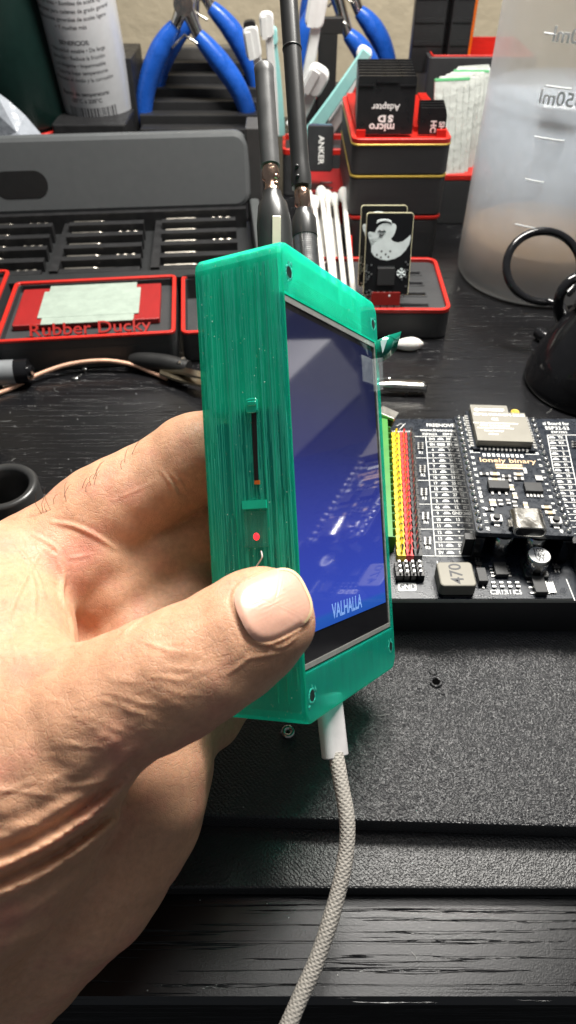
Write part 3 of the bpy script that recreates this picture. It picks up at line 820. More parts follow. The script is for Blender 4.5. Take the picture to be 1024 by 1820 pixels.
d = MB(); d.box((-.16, 5.6, zz2(965)), (.05, 10.2, zz2(903)))
d.box((-.3, 5.4, zz2(968)), (.1, 10.4, zz2(965)))
d.build('status_window', WIN, dev)
d = MB(); d.ell((-.05, 7.9, zz2(949)), (.25, .62, .68), 0, 16); d.build('led_lens', M('led_red', (.9, .02, .03), .3, emit=(1, .02, .03), estr=2.5), dev)
d = MB(); d.tube(catmull([(-.2, 7.0, zz2(975)), (-.7, 6.6, zz2(985)), (-.5, 7.4, zz2(995)), (-.3, 8.2, zz2(1003))]), .12, 6); d.build('loose_strand', INK, dev)
# display
def lcd_material():
    m = bpy.data.materials.new('lcd_painted_falloff'); m.use_nodes = True
    nt = m.node_tree; b = nt.nodes['Principled BSDF']; L = nt.links.new
    tc = nt.nodes.new('ShaderNodeTexCoord'); sp = nt.nodes.new('ShaderNodeSeparateXYZ'); L(tc.outputs['Object'], sp.inputs[0])
    mr = nt.nodes.new('ShaderNodeMapRange'); mr.inputs['From Min'].default_value = -28 * U; mr.inputs['From Max'].default_value = 32 * U; L(sp.outputs['Z'], mr.inputs[0])
    cr = nt.nodes.new('ShaderNodeValToRGB'); e = cr.color_ramp.elements  # viewing-angle falloff painted into the emission: bright low, dark towards the top
    e[0].position = 0; e[0].color = (.012, .085, .50, 1); e[1].position = 1; e[1].color = (.004, .005, .022, 1)
    for p_, c_ in ((.045, (.02, .12, .55, 1)), (.06, (.04, .085, .60, 1)), (.32, (.035, .055, .42, 1)), (.58, (.013, .016, .12, 1)), (.78, (.006, .008, .045, 1))):
        k = e.new(p_); k.color = c_
    L(mr.outputs[0], cr.inputs[0])
    L(cr.outputs[0], b.inputs['Emission Color']); b.inputs['Emission Strength'].default_value = .8
    b.inputs['Base Color'].default_value = (.01, .012, .03, 1)
    b.inputs['Roughness'].default_value = .05; b.inputs['IOR'].default_value = 1.75
    return m
GLASS = M('display_border', (.012, .012, .014), .08, bump=('noise', .3, .02))
d = MB(); d.box((.85, .45, -33.5), (47.7, 1.5, 33.7)); disp = d.build('display', GLASS, dev, bevel=.1)
d = MB(); d.box((1.5, .38, -27.2), (45.6, .44, 31)); d.build('screen_with_falloff', lcd_material(), disp)
d = MB()
d.text('VALHALLA', 4.0, frame((22.5, .36, -24.9), (1, 0, 0), (0, 0, 1)), .005, 0, .08, sx=.82)
d.build('screen_lettering', M('screen_text', (.2, .35, .7), .3, emit=(.22, .42, .95), estr=.32), disp)
SIL = M('silver_foil', (.50, .50, .47), .35, .6, bump=('noise', 1, .2))
d = MB()
d.box((1.0, .25, 32.2), (47.5, .42, 33.2)); d.box((1.0, .25, -33.1), (47.5, .42, -32.2)); d.box((46.9, .25, -32.2), (47.5, .42, 32.2))
d.build('display_frame', SIL, disp)
# protective film with peeled corner
FILM = mixed_transparent('clear_film', (.75, .85, .88), .92, .05, (1, 1, 1), ('noise', .15, .5))
d = MB()
rows = []
for i in range(9):
    s = i / 8
    r = []
    for k in range(9):
        q = k / 8
        lift = .0 + 4.2 * s * s * (1 - .3 * q)
        r.append((44 + 4.6 * s, -.15 - lift * .25, 29 - 7.5 * q + 1.0 * s))
    rows.append(r)
d.loft(rows, 0, True, False, False)
rows = []
for i in range(7):
    s = i / 6
    rows.append([(38 + 7.5 * s, .15 - .25 * math.sin(s * 3), 29 - 6.0 * k / 6 - .6 * math.sin(k)) for k in range(7)])
d.loft(rows, 0, True, False, False)
film = d.build('protective_film', FILM, dev)
film.modifiers.new('s', 'SOLIDIFY').thickness = .08 * U
d = MB()
P0 = [Pt(668, 606, 166), Pt(690, 596, 167), Pt(713, 589, 168)]
P1 = [Pt(672, 645, 166), Pt(688, 638, 168.5), Pt(704, 622, 170)]
PM = [(P0[k] + P1[k]) / 2 + CF * (-1.2 if k == 1 else 0) for k in range(3)]
d.loft([P0, PM, P1], 0, True, False, False)
tb = d.build('peel_tab', M('green_foil', (.005, .20, .13), .15, .3, coat=.5), dev, world=True)
tb.modifiers.new('s', 'SOLIDIFY').thickness = .12 * U
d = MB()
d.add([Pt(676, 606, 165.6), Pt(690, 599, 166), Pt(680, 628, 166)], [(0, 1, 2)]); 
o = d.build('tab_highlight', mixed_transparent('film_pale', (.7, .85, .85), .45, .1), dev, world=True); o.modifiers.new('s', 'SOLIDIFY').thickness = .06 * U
# corner screw wells
FROST = M('scuffed_clear', (.035, .46, .34), .3, bump=('noise', 1.2, .5), var=.6, vscale=1.0)
for x, z in ((2.9, 37.6), (46.2, 37.4), (2.9, -38.0), (46.2, -37.6)):
    d = MB(); A = frame((x, -.04, z), (1, 0, 0), (0, 0, 1))
    d.lathe([(.95, -.1), (1.0, .02), (1.25, .05), (1.45, -.02)], 24, 0, A)
    for q_ in range(7): d.ell((x + random.uniform(-1.8, 1.8), -.03, z + random.uniform(-1.8, 1.8)), (random.uniform(.1, .5), .04, random.uniform(.1, .5)), 0, 8)
    w_ = d.build('screw_well', FROST, dev)
    d = MB(); d.lathe([(.01, .02), (1.0, .05)], 20, 0, A); d.build('screw_hole', M('well_dark', (.004, .02, .016), .4), dev)
# antennas
def antenna(base, tip, joint0, joint1, kind):
    up = (tip - base).normalized()
    L_ = (tip - base).length
    if kind == 'grey':
        d = MB(); n = 14
        pts = [base + up * (joint1 + (L_ - joint1) * k / n) for k in range(n + 1)]
        d.tube(pts + [tip + up * .5, tip + up * .8], [1.95] * n + [2.05, 1.8, .6], 20)
        an = d.build('antenna_sleeve', M('antenna_grey', (.085, .085, .085), .38, rvar=.08), dev, world=True)
        d = MB(); d.tube([base + up * (joint0 - .5), base + up * (joint0 + .6), base + up * (joint0 + 1.2), base + up * (joint0 + 2.6), base + up * (joint0 + 3.2), base + up * (joint1 + .5)], [1.5, 1.6, 1.35, 1.4, 1.85, 1.5], 20)
        side = CR * 1.0 - CF * 1.2
        d.ell(base + up * (joint0 + 2.9) + side, (.55, .55, .55)); d.ell(base + up * (joint0 + 1.5) + side * .9, (.5, .5, .5))
        d.build('antenna_joint', COPPER, dev, world=True)
        d = MB(); d.tube([base - up * 6, base + up * 3, base + up * 7, base + up * (joint0 - 1), base + up * joint0], [3.6, 3.5, 3.0, 2.05, 1.9], 28)
        d.build('antenna_base', M('antenna_black', (.03, .03, .03), .3), dev, world=True)
        d = MB(); rt = (CR * .05 - CF).normalized(); A = frame(base + rt * 3.35 + up * 0.2 + CR * .2, CR, up); d.rbox(0, 0, 0, .5, 1.7, 6, .2, .1, 0, A); d.build('antenna_label', M('pale_metal', (.75, .72, .55), .3, .7), dev, world=True)
    else:
        d = MB(); n = 20
        pts = [base + up * (joint1 + (L_ - joint1) * k / n) for k in range(n + 1)]
        kj = 9
        d.tube(pts, [2.15, 2.25] + [2.0] * (n - 1), 20)
        m_ = base + up * (joint1 + (L_ - joint1) * .62)
        d.tube([m_ - up * .25, m_ - up * .2, m_ + up * .2, m_ + up * .25], [1.9, 2.14, 2.14, 1.9], 20)
        side = (CR * -.4 - CF).normalized() * 2.1
        for k in (1.6, 3.8): d.ell(base + up * (joint1 + k) + side, (.5, .5, .5))
        d.build('antenna_sleeve', M('antenna_black', (.03, .03, .03), .3), dev, world=True)
        d = MB(); d.tube([base + up * (joint0 - 1), base + up * (joint0 + .8), base + up * (joint0 + 1.2), base + up * (joint1 - 1), base + up * (joint1 + 1)], [1.2, 1.3, 1.7, 1.7, 1.2], 18); d.build('antenna_joint', COPPER, dev, world=True)
        d = MB(); d.tube([base + up * 1, base + up * 5.0, base + up * (joint0 - .8), base + up * joint0], [2.7, 2.6, 1.9, 1.7], 28); d.build('antenna_base', M('antenna_black', (.03, .03, .03), .3), dev, world=True)
        d = MB()
        pts = [base + up * (-7 + 8 * k / 40) for k in range(41)]
        d.tube(pts, 2.5, 64, 0, True, None, lambda l, a_: 1 + .05 * (math.sin(l * 7 + a_ * 16) * math.sin(l * 7 - a_ * 16)))
        d.build('knurled_nut', TIN, dev, world=True)
antenna(Pt(489, 425, 142), Pt(469, 122, 146), 9.8, 15.5, 'grey')
antenna(Pt(543, 430, 151), Pt(509, -60, 156), 7.0, 12.0, 'black')

# ------------------------------------------------------------------ USB cable
cb = thing('usb_cable', 'white braided cable with a pale plug in the bottom of the green case', 'cable', Pt(594, 1350, 139))
d = MB(); a0 = Pt(590, 1262, 140); a1 = Pt(596, 1345, 138.5)
up = (a0 - a1).normalized()
A = frame(a1, (CR * .8 + CF * .6), up)
# plug body: rounded slab extruded along its axis
Zax = Matrix(((A[0][0], -A[0][2], A[0][1], a1.x), (A[1][0], -A[1][2], A[1][1], a1.y), (A[2][0], -A[2][2], A[2][1], a1.z), (0, 0, 0, 1)))
d.rbox(0, 0, 0, 12, 5.6, 3.2, 1.3, .25, 0, Zax, 6)
d.build('plug', M('plug_pale', (.62, .60, .60), .35, bump=('noise', 1, .02)), cb, world=True)
path = catmull([Pt(597, 1340, 138), Pt(604, 1380, 136), Pt(617, 1460, 133), Pt(613, 1530, 131), Pt(592, 1620, 128.5), Pt(562, 1710, 126), Pt(535, 1770, 124), Pt(500, 1850, 121), Pt(455, 1940, 118), Pt(420, 2050, 116)], 95)
d = MB()
d.tube(path, 1.42, 48, 0, True, None, lambda l, a_: 1 + .06 * max(math.sin(l * 6.3 + a_ * 8), math.sin(l * 6.3 - a_ * 8)) + .02 * math.sin(l * .7))
d.build('braided_sleeve', M('braid_white', (.37, .345, .31), .75, var=.14, vscale=1.5, bump=('noise', 6, .15)), cb, world=True)

# ------------------------------------------------------------------ the hand (one continuous surface from a distance field)
def C(px, py, t):     # camera-space point: right, up, forward
    return np.array(((px - 512) / F * t, (910 - py) / F * t, t))
G = 0.6
lo = np.array([-112., -136., 92.]); hi = np.array([12., 30., 190.])
dims = np.ceil((hi - lo) / G).astype(int)
D = np.full(tuple(dims), 9.0, np.float32)
axs = [lo[i] + G * np.arange(dims[i]) for i in range(3)]
def capsule(a, b, k):
    """a, b = (px, py, t, r); merged into the field with blend k"""
    global D
    pa, pb = C(*a[:3]), C(*b[:3]); ra, rb = a[3], b[3]
    m = max(ra, rb) + 9
    mn = np.minimum(pa, pb) - m; mxx = np.maximum(pa, pb) + m
    i0 = np.clip(((mn - lo) / G).astype(int), 0, dims); i1 = np.clip(((mxx - lo) / G).astype(int) + 1, 0, dims)
    if np.any(i1 <= i0): return
    x = axs[0][i0[0]:i1[0]].astype(np.float32)[:, None, None]; y = axs[1][i0[1]:i1[1]].astype(np.float32)[None, :, None]; z = axs[2][i0[2]:i1[2]].astype(np.float32)[None, None, :]
    ab = pb - pa; L2 = float(ab @ ab) + 1e-9
    h = np.clip(((x - pa[0]) * ab[0] + (y - pa[1]) * ab[1] + (z - pa[2]) * ab[2]) / L2, 0, 1)
    dd = np.sqrt((x - pa[0] - ab[0] * h) ** 2 + (y - pa[1] - ab[1] * h) ** 2 + (z - pa[2] - ab[2] * h) ** 2) - (ra + (rb - ra) * h)
    sl = tuple(slice(i0[i], i1[i]) for i in range(3))
    s_ = D[sl]
    hh = np.maximum(k - np.abs(s_ - dd), 0) / k
    D[sl] = np.minimum(s_, dd) - hh * hh * k * .25
def chain(pts, k):
    for i in range(len(pts) - 1): capsule(pts[i], pts[i + 1], k)
# far side first: fingers behind the case
chain([(120, 990, 150, 9.0), (215, 905, 153, 9.0), (300, 845, 154, 8.6), (352, 812, 155, 8.8), (430, 775, 161, 7.9), (520, 760, 171, 6.8)], 4)       # index
FD = D.copy(); D[:] = 9
chain([(200, 1055, 151, 9.5), (270, 985, 158, 9.2), (350, 955, 163, 8.6), (440, 940, 170, 7.8), (520, 940, 180, 7)], 4)                     # middle
MD = D.copy(); D[:] = 9
chain([(250, 1130, 150, 9.5), (330, 1075, 158, 8.8), (400, 1050, 165, 8.2), (480, 1050, 174, 7.2)], 4)                        # ring
RD = D.copy(); D[:] = 9
chain([(300, 1250, 146, 9.0), (335, 1285, 150, 8.0), (368, 1275, 155, 6.6), (430, 1215, 163, 6)], 3)                      # little
LD = D.copy(); D[:] = 9
# index knuckle ridge
D = FD; chain([(-60, 1080, 143, 10), (60, 990, 147, 8.6), (180, 915, 151.5, 8.8), (240, 880, 153, 8.8)], 5); FD = D.copy(); D = np.full(tuple(dims), 9.0, np.float32)
# palm body
chain([(20, 1035, 143, 11.5), (150, 1000, 149, 10)], 8)
chain([(60, 1060, 151, 12), (185, 1085, 156, 10), (250, 1130, 154, 10), (290, 1220, 149, 10)], 6)
capsule((150, 985, 152, 9), (205, 1010, 152, 7.5), 4)
capsule((205, 1075, 152, 8), (250, 1060, 154, 7.5), 4)
chain([(120, 1200, 158, 15), (230, 1230, 155, 13)], 8)
chain([(280, 1220, 146, 9.5), (252, 1340, 141, 11.8), (215, 1440, 137, 13.0), (130, 1560, 134, 13.6), (20, 1665, 137, 14.0), (-100, 1810, 150, 18)], 9)     # little-finger side of the palm
chain([(150, 1300, 142, 14), (120, 1460, 138, 14), (20, 1600, 136, 14), (-90, 1750, 146, 18)], 8)
PD = D.copy(); D[:] = 9
# thumb, its base and the web
chain([(473, 1094, 116.6, 7.75), (440, 1122, 115.6, 8.2), (366, 1171, 114, 8.6), (300, 1205, 112.8, 9.0), (225, 1240, 112.2, 9.1), (150, 1285, 112, 9.8), (85, 1330, 113, 12.0), (20, 1400, 113.5, 15.0), (-50, 1490, 115, 17), (-60, 1620, 128, 16), (-120, 1760, 142, 18), (-200, 1900, 156, 22)], 5)
capsule((75, 1400, 116, 12.5), (20, 1500, 116, 13), 5)
TD = D.copy(); D[:] = 9
chain([(22, 1045, 141, 10.5), (18, 1140, 131, 10.5), (5, 1240, 121, 12), (-30, 1330, 117, 14)], 6)
chain([(-60, 1085, 138, 13), (-100, 1200, 128, 18), (-140, 1400, 122, 22)], 8)
WD = D.copy()
def smin(a, b, k):
    h = np.maximum(k - np.abs(a - b), 0) / k
    return np.minimum(a, b) - h * h * k * .25
D = smin(PD, FD, 1.8)
D = smin(D, MD, 1.2); D = smin(D, RD, 2.0); D = smin(D, LD, 2.6)
D = smin(D, smin(TD, WD, 9.0), 2.6)
# loose skin and pads: low, wide undulation of the surface
gx, gy, gz = np.meshgrid(*[a_.astype(np.float32) for a_ in axs], indexing='ij', sparse=True)
D = D + .22 * np.sin(gx * .31 + gy * .17) * np.sin(gy * .27 - gz * .21) + .12 * np.sin(gx * .8 - gz * .5) * np.sin(gy * .74 + gx * .2)
# soft folds at the base of the thumb
def folds(D):
    c = C(60, 1400, 108)
    px_ = gx / gz * F + 512; py_ = 910 - gy / gz * F
    s_ = (py_ - 1545 + .42 * (px_ - 20) + .0012 * (px_ - 20) ** 2) / 44.0
    env = np.exp(-((s_) / 1.5) ** 2) * np.exp(-((gz - 103) / 16) ** 2) * np.clip((260 - px_) / 80, 0, 1)
    return D + env * 1.3 * np.sin(s_ * 2 * math.pi / 1.15)
D = folds(D)
# the case presses into the flesh: keep the hand out of the case
dm = np.array([[wv.dot(CR), wv.dot(CU), wv.dot(CF)], [yv.dot(CR), yv.dot(CU), yv.dot(CF)], [uv.dot(CR), uv.dot(CU), uv.dot(CF)]])
oc = C(521, 858, 124)
def dc(i): return dm[i][0] * (gx - oc[0]) + dm[i][1] * (gy - oc[1]) + dm[i][2] * (gz - oc[2])
bx, by, bz = dc(0), dc(1), dc(2)
Db = np.maximum(np.maximum(np.maximum(-.15 - bx, bx - DWX - .15), np.maximum(-.15 - by, by - DDY - .15)), np.abs(bz) - DHZ - .15)
D = np.maximum(D, -Db)
D[0] = D[-1] = 1; D[:, 0] = D[:, -1] = 1; D[:, :, 0] = D[:, :, -1] = 1
del FD, MD, RD, LD, PD, TD, WD, Db, bx, by, bz

def surface_nets(D):
    ins = D < 0
    nx, ny, nz = D.shape
    c = [ins[i:nx - 1 + i, j:ny - 1 + j, k:nz - 1 + k] for i in (0, 1) for j in (0, 1) for k in (0, 1)]
    s_ = sum(x.astype(np.int8) for x in c)
    mixed = (s_ > 0) & (s_ < 8)
    idx = np.argwhere(mixed)
    vid = np.full(mixed.shape, -1, np.int64); vid[mixed] = np.arange(len(idx))
    acc = np.zeros((len(idx), 3)); cnt = np.zeros(len(idx))
    corners = [(i, j, k) for i in (0, 1) for j in (0, 1) for k in (0, 1)]
    for a_ in corners:
        for ax in range(3):
            if a_[ax] == 0:
                b2 = list(a_); b2[ax] = 1
                da = D[idx[:, 0] + a_[0], idx[:, 1] + a_[1], idx[:, 2] + a_[2]]; db = D[idx[:, 0] + b2[0], idx[:, 1] + b2[1], idx[:, 2] + b2[2]]
                cr = (da < 0) != (db < 0)
                t_ = np.where(cr, da / np.where(cr, da - db, 1), 0)
                p_ = idx + np.array(a_); q = p_.astype(float); q[:, ax] += t_
                acc[cr] += q[cr]; cnt[cr] += 1
    verts = acc / cnt[:, None]
    faces = []
    for ax in range(3):
        o1, o2 = [(1, 2), (2, 0), (0, 1)][ax]
        sl0 = [slice(1, -1)] * 3; sl0[ax] = slice(0, -1); sl1 = [slice(1, -1)] * 3; sl1[ax] = slice(1, None)
        A_ = ins[tuple(sl0)]; B_ = ins[tuple(sl1)]
        e = np.argwhere(A_ != B_)
        base = e + 1; base[:, ax] -= 1
        flip = A_[e[:, 0], e[:, 1], e[:, 2]]
        def vv(d1, d2):
            q = base.copy(); q[:, o1] += d1; q[:, o2] += d2
            return vid[q[:, 0], q[:, 1], q[:, 2]]
        q = np.stack([vv(-1, -1), vv(0, -1), vv(0, 0), vv(-1, 0)], 1)
        q[~flip] = q[~flip][:, ::-1]
        faces.append(q)
    return verts, np.concatenate(faces)
vs, fs = surface_nets(D)
vs = lo + vs * G
RM = np.array([list(CR), list(CU), list(CF)])
def to_world(v): return v @ RM + np.array([0, 0, H])
me = bpy.data.meshes.new('hand_field'); me.from_pydata((to_world(vs) * U).tolist(), [], fs.tolist()); me.update()
tmp = bpy.data.objects.new('hand_field', me); S.collection.objects.link(tmp)
sm_ = tmp.modifiers.new('s', 'SMOOTH'); sm_.iterations = 3; sm_.factor = .5
ss = tmp.modifiers.new('u', 'SUBSURF'); ss.levels = 1
hm = bpy.data.meshes.new_from_object(tmp.evaluated_get(bpy.context.evaluated_depsgraph_get()))
bpy.data.objects.remove(tmp)
n = len(hm.vertices)
co = np.empty(n * 3); hm.vertices.foreach_get('co', co); co = co.reshape(-1, 3) / U
no = np.empty(n * 3); hm.vertices.foreach_get('normal', no); no = no.reshape(-1, 3)
bvh = BVHTree.FromPolygons([Vector(c) for c in co], [tuple(p.vertices) for p in hm.polygons])
def hit(px, py):
    r = ray(px, py).normalized()
    h = bvh.ray_cast(CO, r)
    return h[0]
disp_ = np.zeros(n)
def crease(pts, depth, width, ridge=.35):
    P_ = catmull([(x, y, 0) for x, y in pts], 10)
    S_ = [hit(p_.x, p_.y) for p_ in P_]
    S_ = [s_ for s_ in S_ if s_ is not None]
    if len(S_) < 2: return
    S_ = np.array([list(s_) for s_ in S_])
    keep = [0]
    for i in range(1, len(S_)):
        if np.linalg.norm(S_[i] - S_[i - 1]) < 6: keep.append(i)
        else: break
    S_ = S_[keep]
    mn = S_.min(0) - width * 4; mx_ = S_.max(0) + width * 4
    sel = np.where(np.all((co > mn) & (co < mx_), 1))[0]
    if len(sel) == 0: return
    best = np.full(len(sel), 1e9); w_ = np.zeros(len(sel))
    for i in range(len(S_) - 1):
        a_, b2 = S_[i], S_[i + 1]; ab = b2 - a_; L2 = ab @ ab + 1e-9
        h = np.clip(((co[sel] - a_) @ ab) / L2, 0, 1)
        dd = np.linalg.norm(co[sel] - a_ - h[:, None] * ab, axis=1)
        u = (i + h) / (len(S_) - 1)
        m_ = dd < best
        best[m_] = dd[m_]; w_[m_] = np.sin(np.pi * np.clip(u[m_], .04, .96)) ** .5
    x = best / width
    disp_[sel] += depth * w_ * (-np.exp(-x * x) + ridge * np.exp(-((x - 1.9) / .9) ** 2))
rng = random.Random(3)
big = [  # palm and finger creases
    ([(93, 928), (130, 935), (165, 950), (205, 975)], .5, .7), ([(285, 835), (300, 855), (318, 885)], .3, .6), ([(300, 838), (320, 858), (332, 876)], .22, .5),
    ([(100, 990), (112, 1020), (110, 1060), (128, 1110), (133, 1160)], .8, 1.0), ([(120, 992), (140, 990), (160, 985)], .2, .5),
    ([(200, 890), (235, 875), (268, 860)], .15, .5), ([(135, 1150), (150, 1080), (175, 1020)], .5, .9), ([(60, 950), (100, 975), (118, 1010)], .3, .6),
    ([(215, 1130), (250, 1100), (300, 1050)], .5, .7), ([(20, 960), (60, 1010), (80, 1060)], .35, .5), ([(50, 1000), (62, 1050), (60, 1100)], .3, .5), ([(70, 985), (30, 1060), (10, 1120)], .3, .5),
    ([(225, 1370), (265, 1440), (300, 1500)], .5, .8), ([(330, 1325), (350, 1350), (362, 1395)], .6, .8),
    ([(205, 1380), (160, 1390), (110, 1400)], .4, .8),
    ([(470, 1143), (500, 1150), (530, 1130)], .25, .5), ([(440, 1170), (470, 1165), (500, 1160)], .3, .5), ([(400, 1200), (430, 1180), (450, 1160)], .25, .5),
]
for p_, dd_, w_ in big: crease(p_, dd_ * .62, w_ * .7, .2)
# fine knuckle wrinkles on the back of the thumb
for k in range(85):
    s_ = rng.random()
    cx = 90 + 270 * s_ + rng.uniform(-20, 20); cy = 1330 - 150 * s_ + rng.uniform(-75, 75)
    ln = rng.uniform(12, 34); an = math.radians(rng.choice([8, 14, -12, 22, -2]) + rng.uniform(-10, 10))
    crease([(cx - ln * math.cos(an), cy - ln * math.sin(an)), (cx + rng.uniform(-4, 4), cy + rng.uniform(-6, 6)), (cx + ln * math.cos(an), cy + ln * math.sin(an))], rng.uniform(.02, .07), rng.uniform(.28, .42), .1)
for k in range(22):
    cx = rng.uniform(-10, 170); cy = rng.uniform(1370, 1520); ln = rng.uniform(25, 60); an = math.radians(-8 + rng.uniform(-16, 16))
    crease([(cx - ln * math.cos(an), cy - ln * math.sin(an)), (cx, cy + rng.uniform(-5, 5)), (cx + ln * math.cos(an), cy + ln * math.sin(an))], rng.uniform(.05, .13), rng.uniform(.3, .5), .2)
for k in range(26):
    cx = rng.uniform(0, 110); cy = rng.uniform(960, 1180); ln = rng.uniform(14, 40); an = math.radians(rng.choice([70, -60, 35]) + rng.uniform(-14, 14))
    crease([(cx - ln * math.cos(an), cy - ln * math.sin(an)), (cx, cy + rng.uniform(-4, 4)), (cx + ln * math.cos(an), cy + ln * math.sin(an))], rng.uniform(.03, .09), rng.uniform(.28, .42), .15)
# nail bed: outline in photo pixels round the thumb nail
nc = (487, 1074); ax = np.array([.90, -.43]); ay = np.array([.43, .90])
def nail_pt(a_, s=1.0):
    c_, s2 = math.cos(a_), math.sin(a_)
    e = 2 / 3.1
    x = (abs(c_) ** e) * (1 if c_ > 0 else -1) * 66 * s; y = (abs(s2) ** e) * (1 if s2 > 0 else -1) * 60 * s
    q = np.array(nc) + ax * x + ay * (y * (1 - .06 * x / 66))
    return q
out_ = [nail_pt(math.radians(a_)) for a_ in range(48, 314, 7)]
crease([tuple(q) for q in out_], .24, .35, .5)
def nail_fit():
    ok = []
    for i in range(1, 13):
        for k in range(48):
            q = nail_pt(2 * math.pi * k / 48, i / 12 * .985)
            h = hit(*q)
            if h is None: continue
            ok.append((q[0] - nc[0], q[1] - nc[1], (h - CO).dot(CF)))
    ok = np.array(ok); x_ = ok[:, :2] @ ax; y_ = ok[:, :2] @ ay
    sel = (x_ < 42) & (ok[:, 2] < ok[:, 2].min() + 6)
    A_ = np.stack([np.ones(sel.sum()), x_[sel], y_[sel], x_[sel] ** 2, y_[sel] ** 2], 1)
    cf = np.linalg.lstsq(A_, ok[sel, 2], rcond=None)[0]
    cf[3] = min(cf[3], .00016)
    return cf
cf = nail_fit()
def nail_t(x, y): return cf[0] + cf[1] * x + cf[2] * y + cf[3] * x * x + cf[4] * y * y
co2 = co + no * disp_[:, None]
rel = co2 - np.array([0, 0, H]); tt = rel @ np.array(list(CF)); pxx = rel @ np.array(list(CR)) / tt * F + 512; pyy = 910 - rel @ np.array(list(CU)) / tt * F
qx = (pxx - nc[0]) * ax[0] + (pyy - nc[1]) * ax[1]; qy = (pxx - nc[0]) * ay[0] + (pyy - nc[1]) * ay[1]
se = (np.abs(qx / 66) ** 3.1 + np.abs(qy / 60) ** 3.1) ** (1 / 3.1)
tgt = nail_t(qx, qy) + .30
m_ = (se < 1.05) & (tt < tgt) & (tt > tgt - 4)
wgt = np.clip((1.05 - se) / .10, 0, 1)
newt = tt + (tgt - tt) * wgt
fac = np.where(m_, newt / tt, 1.0)
co2 = np.array([0, 0, H]) + rel * fac[:, None]
org = np.array(list(Pt(200, 1250, 120)))
hm.vertices.foreach_set('co', ((co2 - org) * U).ravel())
hm.update()
hm.polygons.foreach_set('use_smooth', [True] * len(hm.polygons))

def skin_material():
    m = bpy.data.materials.new('skin'); m.use_nodes = True
    nt = m.node_tree; b = nt.nodes['Principled BSDF']; L = nt.links.new
    tc = nt.nodes.new('ShaderNodeTexCoord'); mp = nt.nodes.new('ShaderNodeMapping'); mp.inputs['Scale'].default_value = (1 / U,) * 3; L(tc.outputs['Object'], mp.inputs[0])
    n1 = nt.nodes.new('ShaderNodeTexNoise'); n1.inputs['Scale'].default_value = .09; n1.inputs['Detail'].default_value = 8; L(mp.outputs[0], n1.inputs['Vector'])
    cr = nt.nodes.new('ShaderNodeValToRGB'); e = cr.color_ramp.elements
    e[0].position = .3; e[0].color = (.61, .325, .195, 1); e[1].position = .72; e[1].color = (.63, .27, .19, 1)
    k = e.new(.5); k.color = (.645, .355, .22, 1); L(n1.outputs['Fac'], cr.inputs[0])
    n2 = nt.nodes.new('ShaderNodeTexNoise'); n2.inputs['Scale'].default_value = .9; n2.inputs['Detail'].default_value = 4; L(mp.outputs[0], n2.inputs['Vector'])
    mr = nt.nodes.new('ShaderNodeMapRange'); mr.inputs['From Min'].default_value = .3; mr.inputs['From Max'].default_value = .7; mr.inputs['To Min'].default_value = .9; mr.inputs['To Max'].default_value = 1.07; L(n2.outputs['Fac'], mr.inputs[0])
    vm = nt.nodes.new('ShaderNodeVectorMath'); vm.operation = 'SCALE'; L(cr.outputs[0], vm.inputs[0]); L(mr.outputs[0], vm.inputs['Scale']); L(vm.outputs[0], b.inputs['Base Color'])
    v = nt.nodes.new('ShaderNodeTexVoronoi'); v.feature = 'DISTANCE_TO_EDGE'; v.inputs['Scale'].default_value = 1.9
    v2 = nt.nodes.new('ShaderNodeTexVoronoi'); v2.feature = 'DISTANCE_TO_EDGE'; v2.inputs['Scale'].default_value = .6
    nd = nt.nodes.new('ShaderNodeTexNoise'); nd.inputs['Scale'].default_value = .5; L(mp.outputs[0], nd.inputs['Vector'])
    ad = nt.nodes.new('ShaderNodeVectorMath'); ad.operation = 'MULTIPLY_ADD'; ad.inputs[1].default_value = (2.2, 2.2, 2.2); L(nd.outputs['Color'], ad.inputs[0]); L(mp.outputs[0], ad.inputs[2])
    L(ad.outputs[0], v.inputs['Vector']); L(ad.outputs[0], v2.inputs['Vector'])
    r1 = nt.nodes.new('ShaderNodeMapRange'); r1.inputs['From Max'].default_value = .12; L(v.outputs[0], r1.inputs[0])
    r2 = nt.nodes.new('ShaderNodeMapRange'); r2.inputs['From Max'].default_value = .07; r2.inputs['To Max'].default_value = 1.3; L(v2.outputs[0], r2.inputs[0])
    s1 = nt.nodes.new('ShaderNodeMath'); s1.operation = 'ADD'; L(r1.outputs[0], s1.inputs[0]); L(r2.outputs[0], s1.inputs[1])
    s2 = nt.nodes.new('ShaderNodeMath'); s2.operation = 'MULTIPLY_ADD'; s2.inputs[1].default_value = .7; L(n2.outputs['Fac'], s2.inputs[0]); L(s1.outputs[0], s2.inputs[2])
    bp = nt.nodes.new('ShaderNodeBump'); bp.inputs['Distance'].default_value = .024 * U; L(s2.outputs[0], bp.inputs['Height']); L(bp.outputs[0], b.inputs['Normal'])
    b.inputs['Roughness'].default_value = .46
    b.inputs['Specular IOR Level'].default_value = .34
    b.inputs['Subsurface Weight'].default_value = .32
    b.inputs['Subsurface Radius'].default_value = (1, .38, .2)
    b.inputs['Subsurface Scale'].default_value = 2.6 * U
    return m
hm.materials.clear(); hm.materials.append(skin_material())
hand = bpy.data.objects.new('hand', hm); S.collection.objects.link(hand)
hand.location = Vector(org) * U
tag(hand, 'bare left hand gripping the green case, thumb in front and fingers behind', 'hand')
MW[hand.name] = Matrix.Translation(Vector(org))
